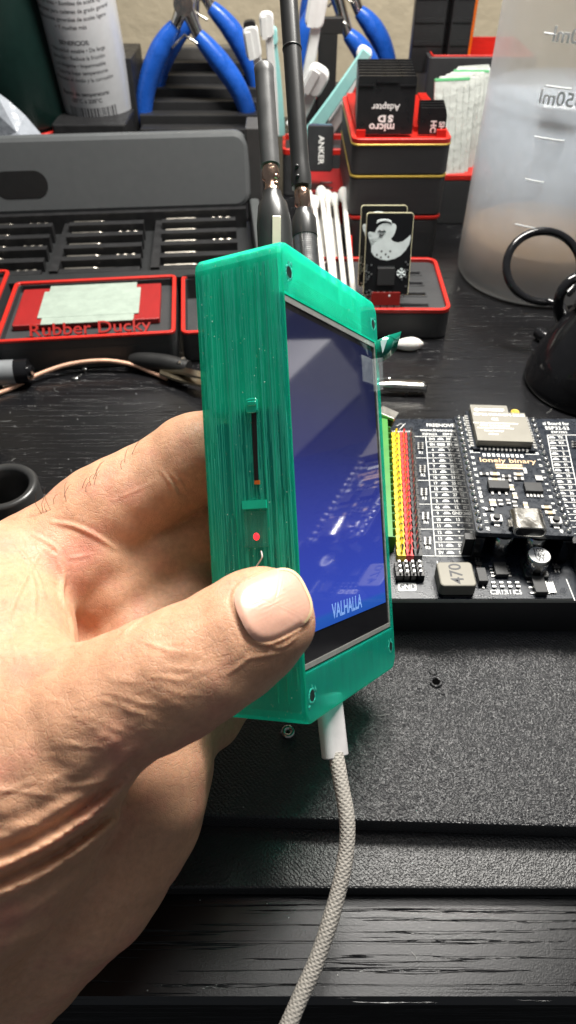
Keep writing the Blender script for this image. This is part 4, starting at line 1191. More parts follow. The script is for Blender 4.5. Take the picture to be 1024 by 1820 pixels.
# thumb nail: its own curved plate
grid = []
NR, NA = 16, 96
d = MB(); rings = []
for i in range(NR, -1, -1):
    r = []
    for k in range(NA):
        q = nail_pt(2 * math.pi * k / NA, max(i / NR, .03) * .985)
        x = (q - np.array(nc)) @ ax; y = (q - np.array(nc)) @ ay
        t_ = cf[0] + cf[1] * x + cf[2] * y + cf[3] * x * x + cf[4] * y * y
        edge_ = i / NR
        t_ -= .20 - .45 * max(0, edge_ - .85) / .15 * (1 if x < 30 else .2)
        t_ += .022 * math.sin(y * .8) * (1 - edge_ * .5) + .012 * math.sin(y * 1.9)
        r.append(Pt(q[0], q[1], t_))
    rings.append(r)
d.loft(rings, 0, True, False)
d.add(rings[-1], [tuple(range(NA))], 0, True)
def nail_material():
    m = M('nail', (.68, .39, .29), .34, bump=('noise', .8, .05), var=.09, coat=.08, sss=.2)
    return m
d.build('thumb_nail', nail_material(), hand, world=True)
# fine hairs along the back of the index finger
d = MB(); rh = random.Random(9)
for k in range(16):
    x0_ = rh.uniform(70, 235); y0_ = 905 - (x0_ - 70) * .62 + rh.uniform(-6, 14)
    h0 = hit(x0_, y0_ + 8)
    if h0 is None or (h0 - CO).dot(CF) > 160: continue
    l_ = rh.uniform(2, 5.5)
    v_ = CR * rh.uniform(-.6, .5) + CU * .9 - CF * .2; w3 = CR * rh.uniform(.3, 1.0) + CU * .2
    d.tube([h0 - v_ * .3, h0 + v_ * l_ * .4, h0 + v_ * l_ * .75 + w3 * l_ * .25, h0 + v_ * l_ * .85 + w3 * l_ * .6], [.05, .045, .035, .015], 5)
d.build('hair', M('hair_brown', (.10, .06, .035), .4), hand, world=True)
# pale free edge of the nail
d = MB(); r0 = []; r1 = []
for a_ in range(-66, 70, 4):
    for s_, r in ((.925, r0), (.99, r1)):
        q = nail_pt(math.radians(a_), s_); x = (q - np.array(nc)) @ ax; y = (q - np.array(nc)) @ ay
        t_ = cf[0] + cf[1] * x + cf[2] * y + cf[3] * x * x + cf[4] * y * y - .26
        r.append(Pt(q[0], q[1], t_ + (.12 if s_ > .95 else 0)))
d.loft([r1, r0], 0, True, False, False)
d.build('nail_edge', M('nail_free_edge', (.78, .62, .36), .35), hand, world=True)

# ------------------------------------------------------------------ bits case with raised lid
yawc = math.radians(5)
L0 = Vector((-21, 391, 0))
ct = thing('bit_case', 'open grey driver bit case with rows of metal bits under its raised lid', 'tool case', (L0.x, L0.y, 0), yawc)
def rr2(w, h, r, cx, cy, n=8): return rrect(w, h, r, n, cx, cy)
d = MB()
d.box((-150, -74, 0.02), (0, 0, 9)); d.box((-150, -74, 9), (0, -66, 14)); 
d.build('case_tray', M('case_dark', (.02, .021, .022), .4, bump=('noise', 5, .04)), ct)
# lid: rounded slab leaning back
T_ = Matrix.Translation((0, -2, 18)) @ Matrix.Rotation(math.radians(80), 4, 'X')
d = MB(); d.rbox(-74, 18, -6, 3, 150, 37, 8, 2.6, 0, T_, 8)
lid = d.build('lid', GREY, ct)
d = MB(); d.rbox(-116.5, 14.5, 2.98, 3.25, 27, 13, 6.3, .1, 0, T_, 8); d.build('lid_badge', M('badge_black', (.012, .012, .012), .35), ct)
d = MB(); d.box((-150, -8, 8), (-2, -1, 19)); d.build('hinge_block', BLK, ct)
d = MB(); d.rbox(2.8, -34, .02, 22, 5, 66, 2, 1); d.build('end_wall', M('smoked_plastic', (.07, .075, .075), .35), ct)
for c_, x0 in enumerate((-44, -91.5, -138)):
    for r_ in range(5):
        y = -57 + r_ * 11; z = 11.6 + r_ * 1.2
        d = MB()
        d.cyl((x0, y, z), (x0 + 14, y, z), 1.15, 1.15, 10)
        d.cyl((x0 + 14, y, z), (x0 + 16, y, z), 1.15, .6, 10)
        d.cyl((x0 + 16, y, z), (x0 + 24, y, z), .6, .55, 8)
        if (c_ + r_) % 2 == 0:
            d.tube([(x0 + 24 + k * .4, y, z) for k in range(24)], .8, 10, 0, True, None, lambda l, a_: 1 + .25 * math.sin(l * 1.6 + 2 * a_))
        else: d.cyl((x0 + 24, y, z), (x0 + 33, y, z), .5, .35, 8)
        d.build('driver_bit', M('bit_steel', (.40, .37, .32), .3, 1.0, var=.3, vscale=.3), ct)
    d = MB()
    for r_ in range(5):
        y = -57 + r_ * 11
        d.box((x0 - 2, y - 6.6, 9), (x0 + 36, y - 2.0, 13.0 + r_ * 1.2))
    d.box((x0 - 6, -64, 9), (x0 - 2, -2, 14.5))
    d.build('bit_rack', BLK, ct)

# ------------------------------------------------------------------ red-rimmed box with raised red lettering
p1 = Pz(305, 590, 15); p0 = Pz(-10, 607, 15); p2 = Pz(316, 487, 15)
yw = math.atan2(p1.y - p0.y, p1.x - p0.x)
w_ = (p1 - p0).length + 2; dep = (p2 - p1).length
rt = thing('parts_box', 'low black box with red rim, frosted window and red raised lettering', 'box', (p1.x, p1.y, 0), yw)
def tray_box(par, cx, cy, w, dp, h, body=PRINT, rim=RED, fl=6, r=3):
    d = MB(); d.rbox(cx, cy, .02, fl, w, dp, r, .6); d.ring(cx, cy, fl - .2, h - 1.1, w, dp, r, 1.8); d.build('box_body', body, par)
    d = MB(); d.ring(cx, cy, h - 1.08, h, w + .1, dp + .1, r, 1.7); d.build('rim', rim, par)
tray_box(rt, -w_ / 2 + 1.5, dep / 2, w_, dep, 15, fl=10.5)
d = MB(); d.rbox(-36.5, dep / 2 + 5.5, 10.52, 13.2, 62, 33, .8, .4); d.build('cover_slab', DRED, rt)
FROSTW = mixed_transparent('frosted_tape', (.36, .43, .37), .22, .45, (1, 1, 1), ('noise', .4, .2))
d = MB(); d.rbox(-36, dep / 2 + 5.5, 13.23, 13.7, 39, 35, .3, .15); d.rbox(-36, dep / 2 + 5.5, 13.3, 13.85, 43, 24, .3, .15); d.build('frosted_window', FROSTW, rt)
d = MB(); d.text('Rubber Ducky', 7.4, frame((-34, 8.2, 14.0), (1, 0, 0), (.12, .75, .65)), .7, 0, .02, sx=1.16); d.build('raised_lettering', M('lettering_red', (.34, .014, .010), .4), rt)

r2 = thing('parts_box', 'red-rimmed black tray half hidden behind the left edge of the green case', 'box', (p1.x + 2.4, p1.y + 4, 0), yw)
tray_box(r2, 20, dep / 2 - 3, 38, dep, 14, fl=3)
r3 = thing('parts_box', 'corner of a red-rimmed black box at the left edge of the photo', 'box', (p0.x - 5.5, p0.y + 6, 0), yw)
tray_box(r3, -14, dep / 2 + 7, 30, 44, 17, fl=4)

# ------------------------------------------------------------------ test leads and clips at left
d0 = thing('probe_lead', 'thin copper coloured braided lead with a grey plug on the black desk', 'cable', (-120, 235, 0))
pts = catmull([Pz(-5, 700, 1.0), Pz(25, 688, 1.6), Pz(70, 665, 3), Pz(125, 647, 4.5), Pz(185, 641, 5), Pz(235, 648, 3.5), Pz(265, 660, 2), Pz(297, 673, 1.2)], 30)
d = MB(); d.tube(pts, .85, 14, 0, True, None, lambda l, a_: 1 + .1 * max(math.sin(l * 5 + a_ * 3), math.sin(l * 5 - a_ * 3)))
d.build('braided_wire', M('copper_braid', (.72, .43, .30), .4, .4, bump=('noise', 5, .2)), d0, world=True)
a_ = Pz(-40, 665, 6); b2 = Pz(30, 661, 6); c_ = Pz(52, 659, 6)
d = MB(); d.cyl(a_, b2, 5.0, 5.0); d.build('plug_sleeve', M('plug_grey', (.20, .21, .22), .4), d0, world=True)
d = MB(); d.cyl(b2 - Vector((.4, 0, 0)), c_, 5.1, 4.9); d.cyl(c_, c_ + Vector((1.5, 0, 0)), 2.5, 2.2); d.build('plug_end', BLKG, d0, world=True)
d = MB(); d.cyl(Pz(5, 686, 1.5), Pz(28, 682, 1.5), 1.2, 1.0); d.build('metal_tip', STEEL, d0, world=True)

cl = thing('alligator_clip', 'black sleeved crocodile clip with brass jaws beside the left edge of the green case', 'clip', (-45, 240, 0))
d = MB(); pts = [Pz(232, 640, 4), Pz(250, 640, 4.5), Pz(290, 645, 5), Pz(335, 655, 5.2)]
d.tube(catmull(pts, 6), [2.2, 3.0, 3.6, 3.8, 3.2], 16); d.build('rubber_sleeve', RUB, cl, world=True)
BRS = M('old_brass', (.42, .36, .26), .28, 1.0, bump=('noise', 1, .1))
for dz, dyp, e_ in ((1.5, 12, 0), (5.5, -2, 1)):
    d = MB(); pts = catmull([Pz(285, 655 + dyp * .4, 4), Pz(320, 660 + dyp, 3 + dz * .5), Pz(355, 668 + dyp, 3 + dz), Pz(400, 676 + dyp * .6, 4 + dz * .3)], 8)
    R = []
    for i, p_ in enumerate(pts): R.append([p_ + Vector((0, -2, .4)), p_ + Vector((0, 2, .4)), p_ + Vector((0, 2.2, -.5)), p_ + Vector((0, -2.2, -.5))])
    d.loft(R, 0); d.build('jaw', BRS, cl, world=True)
d = MB(); d.cyl(Pz(318, 650, 7), Pz(326, 640, 7), 1.5, 1.5); d.build('pivot', STEEL, cl, world=True)

# debris crumbs by the clip
for k, (x, y) in enumerate(((133, 672), (150, 655))):
    d = MB(); q = Pz(x, y, .3); d.ell(q, (1.4 - .3 * k, .7, .35)); tag(d.build('solder_crumb', TIN), ('larger' if k == 0 else 'smaller') + ' shiny solder crumb under the arching copper lead', 'crumb', 'crumbs under the copper lead')

# right of the case: steel ferrule, spade and swab tip
d = MB(); a_ = Pz(640, 682, 3.5); b2 = Pz(757, 688, 3)
R = []
for i in range(15):
    s_ = i / 14; p_ = a_.lerp(b2, s_); rr = 2.9 if s_ > .45 else 1.7 + 1.2 * (s_ / .45) ** 2
    R.append([p_ + Vector((0, math.cos(q) * rr, math.sin(q) * rr * (.8 if s_ > .45 else .7))) for q in [2 * math.pi * k / 20 for k in range(20)]])
d.loft(R, 0, True, False); d.tube([a_ + Vector((0, -1, 1.5)), a_.lerp(b2, .45) + Vector((0, 1, 2.6))], .5, 8)
o = d.build('metal_ferrule', STEEL); tag(o, 'shiny steel tube end lying on the desk behind the right edge of the green case', 'tube'); o.modifiers.new('s', 'SOLIDIFY').thickness = .5 * U
d = MB(); A = frame(Pz(690, 735, 30.5), Vector((1, -.55, -.15)), Vector((.45, .9, 0))); d.rbox(0, 0, -.6, .6, 6, 4, .4, .2, 0, A); d.rbox(-.2, -.2, -3.2, -.7, 6, 3.4, .4, .2, 1, A)
tag(d.build('metal_key', [STEEL, BLK]), 'small steel and black blade end above the green terminal block', 'blade')
def swab(a_, b2, lab, group='cotton swabs in the red compartment'):
    a_ = Vector(a_); b2 = Vector(b2); v = (b2 - a_).normalized()
    s_ = thing('cotton_swab', lab, 'cotton swab', a_, 0, group)
    d = MB(); d.tube([a_, b2 - v * 4], 1.25, 12); d.build('stick', PAPER, s_, world=True)
    d = MB()
    L_ = 13; pr = [1.2, 1.8, 2.4, 2.8, 3.0, 2.8, 2.1, .6]
    d.tube([b2 - v * L_ * (1 - k / 7) for k in range(8)], pr, 16); d.build('tip', COTTON, s_, world=True)
    return s_
a_ = Pz(640, 613, 2.6); b2 = Pz(752, 611, 2.6)
swab(a_, b2, 'single cotton swab lying on the desk right of the green peel tab', 'loose cotton swab')

# ------------------------------------------------------------------ swab compartment, dongle block
sb = thing('swab_holder', 'long red and black holder full of cotton swabs behind the antennas', 'holder', (12, 300, 0), math.radians(-3))
d = MB(); d.rbox(4, 45, .02, 4, 27, 128, 2, .4); d.ring(4, 45, 3.8, 13.5, 27, 128, 2, 1.6); d.build('box_body', PRINT, sb)
d = MB(); d.ring(4, 45, 13.52, 15, 27.1, 128.1, 2, 1.7); d.build('rim', RED, sb)
tips = [(541, 350, 26), (566, 345, 27), (553, 362, 22), (583, 376, 20), (590, 357, 24), (606, 347, 25), (562, 372, 21), (577, 352, 18)]
for i, (x, y, z) in enumerate(tips):
    b2 = Py(x + 4, y - 12, 395 - (i % 3) * 6)
    a_ = Pz(min(x + 34 - i * 1.5, 640), 568, 7 + (i % 3) * 2.3)
    labs_ = ['leftmost swab, tucked against the antenna', 'tallest swab, second from the left', 'short swab low between the left pair', 'short swab whose tip sits lowest in the middle', 'swab just left of the rightmost one', 'rightmost swab against the red rim', 'swab half hidden under the second one', 'thin swab behind the middle of the bunch']
    swab(a_, b2, 'white cotton ' + labs_[i])
db = thing('dongle_block', 'dark red block with small slots holding the black usb stick', 'holder', (20, 418, 0), math.radians(-2))
d = MB(); d.rbox(0, 0, .02, 22, 27, 36, 1.5, .6); d.build('block', DRED, db)
for k in range(2):
    for s_ in (-1, 1):
        pass
    d = MB(); d.rbox(1.5, -14 + k * 8.5, 21.95, 22.15, 7, 2.2, .4, .05); d.build('slot', BLKG, db)
    d = MB(); d.box((-1.2, -14.5 + k * 8.5, 22.0), (4.2, -13.6 + k * 8.5, 22.3)); d.build('contact', M('slot_metal', (.35, .25, .25), .4, .5), db)
q = Py(568, 303, 402)
T_ = frame(q, (1, -.02, 0), (0, .18, 1))
an = thing('usb_stick', 'black usb stick with silver lettering standing in the red block', 'usb stick', T=T_)
d = MB(); A = Matrix.Rotation(math.radians(-90), 4, 'X')
d.rbox(0, 10.8, -3, 3, 13.6, 22, 1.6, .6, 0, Matrix.Identity(4)); d.build('body', M('stick_metal', (.05, .05, .055), .3, .5), an)
d = MB(); d.rbox(0, 21.2, -2.6, 2.6, 12.4, 1.6, .7, .3); d.build('end_cap', M('cap_blue', (.10, .13, .22), .15, .5), an)
d = MB(); d.text('ANKER', 4.2, frame((.4, 10.2, 3.05), (0, -1, 0), (1, 0, 0)), .03, 0, .06); d.build('lettering', INK, an)

# ------------------------------------------------------------------ memory card tower
tx0, tx1 = 30.0, 76.5
TY = 358
tw = thing('card_tower', 'tall stack of dark grey boxes with gold and red seams and red slotted top', 'storage tower', ((tx0 + tx1) / 2, TY, 0), math.radians(.5))
wd = tx1 - tx0; dp = 74
for z0, z1, m_, nm in ((0.02, 23, PRINT, 0), (25.0, 43.0, PRINT, 0), (44.2, 58.3, PRINT, 0)):
    d = MB(); d.rbox(0, dp / 2, z0, z1, wd - (1.5 if z0 < 10 else 0), dp, 4, .9, 0, None, 6); d.build('box_section', PRINT, tw)
d = MB(); d.rbox(0, dp / 2, 23.05, 24.95, wd + .1, dp + .2, 4, .5, 0, None, 6); o = d.build('seam', RED, tw); o['label'] = 'red seam'
d = MB(); d.rbox(0, dp / 2, 43.05, 44.15, wd + .3, dp + .3, 4, .3, 0, None, 6); o = d.build('seam', GOLD, tw); o['label'] = 'gold seam'
d = MB(); d.ring(0, dp / 2, 58.32, 60.5, wd + .2, dp + .2, 4, 2.2); d.rbox(0, dp / 2, 58.32, 59.2, wd - 4, dp - 4, 3, .2)
for k in range(22):
    y = 6 + k * 3
    for s_ in (-1, 1): d.box((s_ * (wd / 2 - 4.2) - 2.2, y, 59), (s_ * (wd / 2 - 4.2) + 2.2, y + 1.5, 62.5))
    if k > 2: d.box((wd / 2 - 16, y, 59), (wd / 2 - 6.5, y + 1.4, 61.6))
d.build('slotted_top', RED, tw)
d = MB()
d.ring(0, dp / 2, 57.6, 58.3, wd + .5, dp + .5, 4, 1.5); d.build('gold_edge', GOLD, tw)
CARD = M('card_black', (.012, .012, .013), .32, rvar=.08)
NC = 7
for k in range(NC - 1, -1, -1):
    y = TY + 7.5 + k * 5.2
    xl = Py(632 - k * .5, 200, y).x; 
    wC = 26.5
    T_ = frame((xl + wC / 2 + .6, y, 60.5), (1, 0, 0), (0, .10 + .012 * k, 1))
    num = ['frontmost', 'second', 'third', 'fourth', 'fifth', 'sixth', 'rearmost'][k]
    ca = thing('memory_card', (num + ' large black memory card of the fan in the red tower top' if k else 'frontmost large black memory card with white lettering in the red tower top'), 'memory card', T=T_, group='large memory cards in the tower')
    d = MB()
    d.prism([(-wC / 2, 0), (wC / 2, 0), (wC / 2, 23), (wC / 2 - .6, 23.6), (-wC / 2 + .6, 23.6), (-wC / 2, 23)], -1.2, 1.0)
    d.box((-wC / 2 + .8, 17.5, 1.0), (wC / 2 - .8, 22.6, 1.25)) if k else None
    d.box((-5, 21, 1.0), (5, 23.4, 1.45)); d.box((-wC / 2 + .2, 19.6, 1.0), (-6, 20.2, 1.4)); d.box((6, 19.6, 1.0), (wC / 2 - .2, 20.2, 1.4))
    d.build('card_body', CARD, ca)
    if k == 0:
        d = MB()
        d.text('Adapter', 3.9, frame((0, 11.2, 1.05), (-1, 0, 0), (0, -1, 0)), .03, 0, .05)
        d.text('micro', 4.6, frame((-1.2, 3.0, 1.05), (-1, 0, 0), (0, -1, 0)), .03, 0, .12, sx=1.1)
        d.text('S', 3.8, frame((2.6, 6.6, 1.05), (-1, 0, 0), (0, -1, 0)), .03, 0, .2, sx=1.3); d.text('D', 3.8, frame((-1.4, 6.6, 1.05), (-1, 0, 0), (0, -1, 0)), .03, 0, .2, sx=1.3)
        d.build('lettering', INK, ca)
for k in range(3, -1, -1):
    y = TY + 8.5 + k * 4.2
    xc = Py(769 - k * 1.5, 220, y).x
    T_ = frame((xc, y, 60), (1, 0, 0), (0, .05, 1))
    num = ['frontmost', 'second', 'third', 'rearmost'][k]
    ca = thing('micro_memory_card', num + (' tiny black memory card with white lettering' if k == 0 else ' tiny black memory card of the short row') + ' at the right of the tower top', 'memory card', T=T_, group='tiny memory cards in the tower')
    d = MB(); d.prism([(-6.3, 0), (6.3, 0), (6.3, 8), (5.6, 10.6), (5.2, 11.2), (-6.3, 11.2)], -.6, .5); d.build('card_body', CARD, ca)
    if k == 0:
        d = MB(); d.text('SH', 3.6, frame((4.2, 3.4, .55), (0, -1, 0), (1, 0, 0)), .03, 0, .1); d.text('HC', 3.6, frame((.3, 3.4, .55), (0, -1, 0), (1, 0, 0)), .03, 0, .15); d.build('lettering', INK, ca)

# ------------------------------------------------------------------ slotted tray with two stick boards
f0 = Pz(803, 552, 14); f1 = Pz(776, 455, 14)
tr_ = thing('slot_tray', 'low black tray with red rim and rows of empty slots in front of the tower', 'tray', (f0.x, f0.y, 0), math.radians(-1))
wt, dt_ = 62, 52
d = MB(); d.rbox(-wt / 2, dt_ / 2, .02, 12.6, wt, dt_, 5, .8, 0, None, 6); d.build('box_body', PRINT, tr_)
d = MB(); d.ring(-wt / 2, dt_ / 2, 12.6, 14.4, wt + .1, dt_ + .1, 5, 1.7, 0, 6); d.build('rim', RED, tr_)
d = MB()
for k in range(4):
    for x in (-16,):
        d.ring(x, 6.5 + k * 10.5, 12.5, 13.1, 15, 4.4, .6, .7)
        d.rbox(x, 6.5 + k * 10.5, 12.55, 12.7, 13.4, 3, .4, .02, 1)
d.build('slot', [PRINT, BLKG], tr_)
def duck_board(T_, lab, full=True):
    bd = thing('stick_board', lab, 'circuit board', T=T_, group='stick boards with a duck emblem')
    WB, HB = 19.5, 33.0
    d = MB(); d.prism(rrect(WB, HB, 1.2, 4, 0, HB / 2 + 4), -.8, .55, 1); d.prism(rrect(WB - .5, HB - .5, 1.0, 4, 0, HB / 2 + 4), .5, .7, 0); d.build('circuit_base', [M('stick_pcb', (.006, .006, .007), .3), CREAM], bd)
    def L2(x, y): return ((x - 152) / 195 * WB, 4 + HB - (y - 960) / 325 * HB)
    d = MB()
    body = [(80, 1090), (92, 1076), (112, 1066), (124, 1058), (112, 1048), (104, 1056), (88, 1058), (70, 1062), (66, 1056), (82, 1048), (62, 1038), (70, 1032), (92, 1036), (98, 1020), (108, 1008), (124, 1000), (144, 998), (160, 1003), (168, 1000), (178, 1006), (180, 1018), (176, 1034), (170, 1048), (160, 1060), (172, 1070), (192, 1074), (212, 1068), (230, 1054), (240, 1044), (243, 1056), (238, 1080), (226, 1102), (206, 1124), (180, 1138), (150, 1144), (120, 1140), (94, 1128), (80, 1110)]
    poly = [L2(*p_) for p_ in body]
    # fan-safe triangulation through bmesh
    bm = bmesh.new(); vs_ = [bm.verts.new((x, y, .73)) for x, y in poly]; f = bm.faces.new(vs_[::-1])
    r = bmesh.ops.triangulate(bm, faces=[f]); bm.verts.index_update()
    d.add([v.co.copy() for v in bm.verts], [tuple(v.index for v in f_.verts) for f_ in bm.faces]); bm.free()
    def arc(c, rx, ry, a0, a1, w): 
        pts = [(c[0] + rx * math.cos(math.radians(a0 + (a1 - a0) * k / 12)), c[1] - ry * math.sin(math.radians(a0 + (a1 - a0) * k / 12))) for k in range(13)]
        d.tube([(*L2(*p_), .75) for p_ in pts], w, 6)
    arc((128, 1010), 36, 20, 30, 150, .22); arc((128, 1000), 34, 14, 30, 150, .2)
    for a_ in range(0, 180, 60):
        q = L2(213, 1195); v = Vector((math.cos(math.radians(a_ + 30)), math.sin(math.radians(a_ + 30)), 0)) * 1.9
        d.tube([Vector((*q, .75)) - v, Vector((*q, .75)) + v], .3, 6)
        for s_ in (-1, 1):
            for b3 in (-1, 1):
                e_ = Vector((*q, .75)) + v * s_ * .55; w2 = v.normalized() * s_ * .8 + Vector((-v.y, v.x, 0)).normalized() * b3 * .6
                d.tube([e_, e_ + w2], .2, 5)
    d.build('duck_emblem', M('emblem_white', (.62, .68, .68), .5), bd)
    d = MB()
    for x, y in ((105, 1122), (124, 1108), (142, 1120), (160, 1108), (122, 1132), (154, 1130)): q = L2(x, y); d.lathe([(.01, .78), (.42, .76)], 10, 0, Matrix.Translation((q[0], q[1], 0)))
    q = L2(120, 1035); d.tube([(q[0] - 1.6, q[1] + .5, .8), (q[0] - .8, q[1] + .9, .8), (q[0], q[1] + .3, .8), (q[0] + .8, q[1] + .9, .8), (q[0] + 1.6, q[1] + .4, .8)], .22, 5); d.tube([(q[0] - .9, q[1] - .5, .8), (q[0], q[1] - 1.1, .8), (q[0] + .9, q[1] - .4, .8)], .22, 5)
    d.build('emblem_detail', DINK, bd)
    d = MB(); q = L2(148, 1208); d.rbox(q[0], q[1], .7, 1.7, 7.4, 7.0, .3, .15); d.build('chip', CHIP, bd)
    d = MB()
    rg = random.Random(5)
    for k in range(12): d.box((q[0] - 3.6 + k * .6, q[1] + 3.5, .7), (q[0] - 3.3 + k * .6, q[1] + 4.1, 1.0))
    for k in range(4):
        for j in range(3):
            p_ = L2(92 + k * 26, 1275 + j * 22); d.box((p_[0] - .55, p_[1] - .6, .7), (p_[0] + .55, p_[1] + .6, 1.1 + .3 * (j == 0)))
    for k in range(26):
        p_ = L2(rg.choice([68, 80, 225, 235]) + rg.uniform(-8, 8), rg.uniform(1150, 1320)); d.box((p_[0] - .3, p_[1] - .3, .7), (p_[0] + .3, p_[1] + .3, 1.05))
    for k in range(5): p_ = L2(86 + k * 30, 1338); d.box((p_[0] - 1.1, p_[1] - 1.2, .6), (p_[0] + 1.1, p_[1] + .9, 1.3))
    d.text('Rubber Ducky', 1.3, frame((-WB / 2 + .9, 13, .74), (0, 1, 0), (-1, 0, 0)), .01)
    d.build('solder_pads', TIN, bd)
    d = MB(); d.rbox(0, 2.6, -1.2, 1.6, 12.6, 5.6, .4, .2, 0); d.lathe([(.01, 1.7), (.5, 1.65)], 10, 1, Matrix.Translation((1.5, 4.0, 0))); d.build('plug', [M('plug_red', (.16, .008, .006), .35), WHITE], bd)
duck_board(frame(Pz(684, 541, 15.2), (1, 0, 0), (0, .30, 1)), 'front black stick board with a white duck emblem')
duck_board(frame(Pz(678, 541, 15.2) + Vector((-.2, 8, 0)), (1, 0, 0), (0, .30, 1)), 'rear black stick board, its duck mostly hidden by the front one')

# ------------------------------------------------------------------ spray can on black block, dark bottle, plastic cone
bk = Py(165, 205, 466)
T_ = Matrix.Translation((bk.x, bk.y + 18, bk.z)) @ Matrix.Rotation(math.radians(10), 4, 'X')
can = thing('spray_can', 'white spray can with black print and a barcode on a black block', 'spray can', T=T_)
CRAD = 21.0
d = MB(); d.lathe([(.01, .6), (CRAD - 1.5, .6), (CRAD - 1, 0), (CRAD - .2, .3), (CRAD, 1.2), (CRAD, 120), (CRAD - 3, 126), (.01, 128)], 64); d.build('can_body', M('can_white', (.60, .61, .63), .3, .25, bump=('noise', .3, .05), var=.04), can)
d = MB()
lines = ['APLICACIONES:', '• Transferencia térmica • Guías', 'deslizantes horizontales • Equipos', 'hidráulicos • Compresores • Lubricante', 'de aire en línea • Bombas de aceite ligero', '• Lubricante para cadenas de grado general', 'Aplicaciones generales de aceite ligero', '• Y muchas más', '', 'BENEFICIOS:', '• Viscosidad estable • De larga', 'duración • Reduce la fricción', 'y el desgaste • Impermeable', '• Soporta bajas temperaturas', '• Previene el óxido y la corrosión', '', 'Rango de temperatura:', '-20°C a 200°C']
for i, s_ in enumerate(lines):
    if not s_: continue
    d.text(s_, 3.1 if i in (0, 9, 16, 17) else 2.75, Matrix.Translation((0, 0, 0)) @ frame((0, 0, 76 - i * 3.75), (1, -.06, 0), (0, 0, 1)), .02, 0, .06 if i in (0, 9, 16, 17) else .02, cyl=CRAD + .03)
rg = random.Random(2); a_ = -.62
while a_ < .72:
    w2 = rg.choice([.015, .02, .035, .05]); A = frame((0, 0, 0), (1, 0, 0), (0, 0, 1))
    d.add([((CRAD + .05) * math.sin(q), -(CRAD + .05) * math.cos(q), z) for z in (1.3, 8.5) for q in (a_, a_ + w2)], [(0, 1, 3, 2)])
    a_ += w2 + rg.choice([.018, .03, .04])
d.text('LUBRICANTE', 7, Matrix.Rotation(math.radians(66), 4, 'Z') @ frame((0, 0, 56), (0, 0, 1), (-1, 0, 0)), .02, 0, .2)
d.build('label_print', DINK, can)
q0 = Py(95, 230, 448); q1 = Py(220, 222, 448)
d = MB(); d.rbox((q0.x + q1.x) / 2, 470, .02, bk.z - .05, q1.x - q0.x + 2, 44, 2, .8)
tag(d.build('black_block', BLK), 'plain black block under the white spray can', 'block')
d = MB(); q2 = Py(226, 150, 500); d.rbox(q2.x, 500, .02, 68, 16, 40, 1, .5); tag(d.build('black_block', BLK), 'taller black block beside the blue pliers, behind the spray can', 'block')

p_ = Py(20, 235, 455)
d = MB(); d.lathe([(.01, 0), (30, 0), (31.5, 2), (31.5, 150), (25, 165)], 56, 0, Matrix.Translation((p_.x - 2, 478, p_.z)))
db_ = d.build('dark_bottle', M('bottle_dark_green', (.006, .020, .017), .35)); tag(db_, 'large dark green bottle at the left edge behind the grey case lid', 'bottle')
d = MB(); d.lathe([(31.8, 0), (33.5, .5), (34, 2.5), (33, 3.2), (31.8, 3)], 56, 1, Matrix.Translation((p_.x - 2, 478, p_.z - 3.2)))
d.lathe([(.01, 0), (33, 0), (33.5, p_.z - 3.5), (.01, p_.z - 3.5)], 48, 0, Matrix.Translation((p_.x - 2, 478, 0.02)))
tag(d.build('bottle_stand', [BLK, RED]), 'round black stand with a red ring under the dark bottle', 'stand')
d = MB()
PL = mixed_transparent('clear_soft_plastic', (.42, .45, .50), .35, .2, (1, 1, 1), ('noise', .2, .5))
q = [Py(*k) for k in ((-30, 260, 420), (90, 258, 420), (45, 205, 422), (15, 178, 424), (-10, 160, 424), (-40, 170, 424))]
c_ = Py(30, 235, 412)
d.add(q + [c_, Py(10, 262, 408), Py(65, 262, 410)], [(0, 7, 6), (7, 8, 6), (8, 1, 6), (1, 2, 6), (2, 3, 6), (3, 4, 6), (4, 5, 6), (5, 0, 6)], 0, False)
o = d.build('plastic_bag', PL); tag(o, 'crumpled clear plastic bag corner in front of the dark bottle', 'bag'); o.modifiers.new('s', 'SOLIDIFY').thickness = .3 * U

# ------------------------------------------------------------------ ribbed organiser and pliers
og = thing('ribbed_organiser', 'stepped black rack holding the two blue pliers', 'rack', (-40, 480, 0))
a_ = Py(247, 232, 462); b2 = Py(462, 232, 462)
d = MB()
for k in range(6):
    d.rbox((a_.x + b2.x) / 2, 470 + k * 12, .02, max(a_.z, 5) + k * 4.4, b2.x - a_.x + k * 3, 10.5, .6, .6)
d.build('step', M('rack_plastic', (.022, .022, .023), .35), og, world=True)
d = MB(); q = Py(370, 100, 535); d.rbox(q.x, 545, .02, q.z + 4, 58, 10, 5, 1); d.build('back_panel', M('smoky_panel', (.09, .085, .08), .25), og, world=True)
d = MB(); q0 = Py(455, 280, 395); q1 = Py(430, 225, 395); d.rbox(q0.x - 1, 402, .02, q1.z, 8, 20, 1, .5); tag(d.build('dark_block', M('dark_block', (.05, .05, .05), .4)), 'dark grey block behind the grey lid beside the grey antenna', 'block')

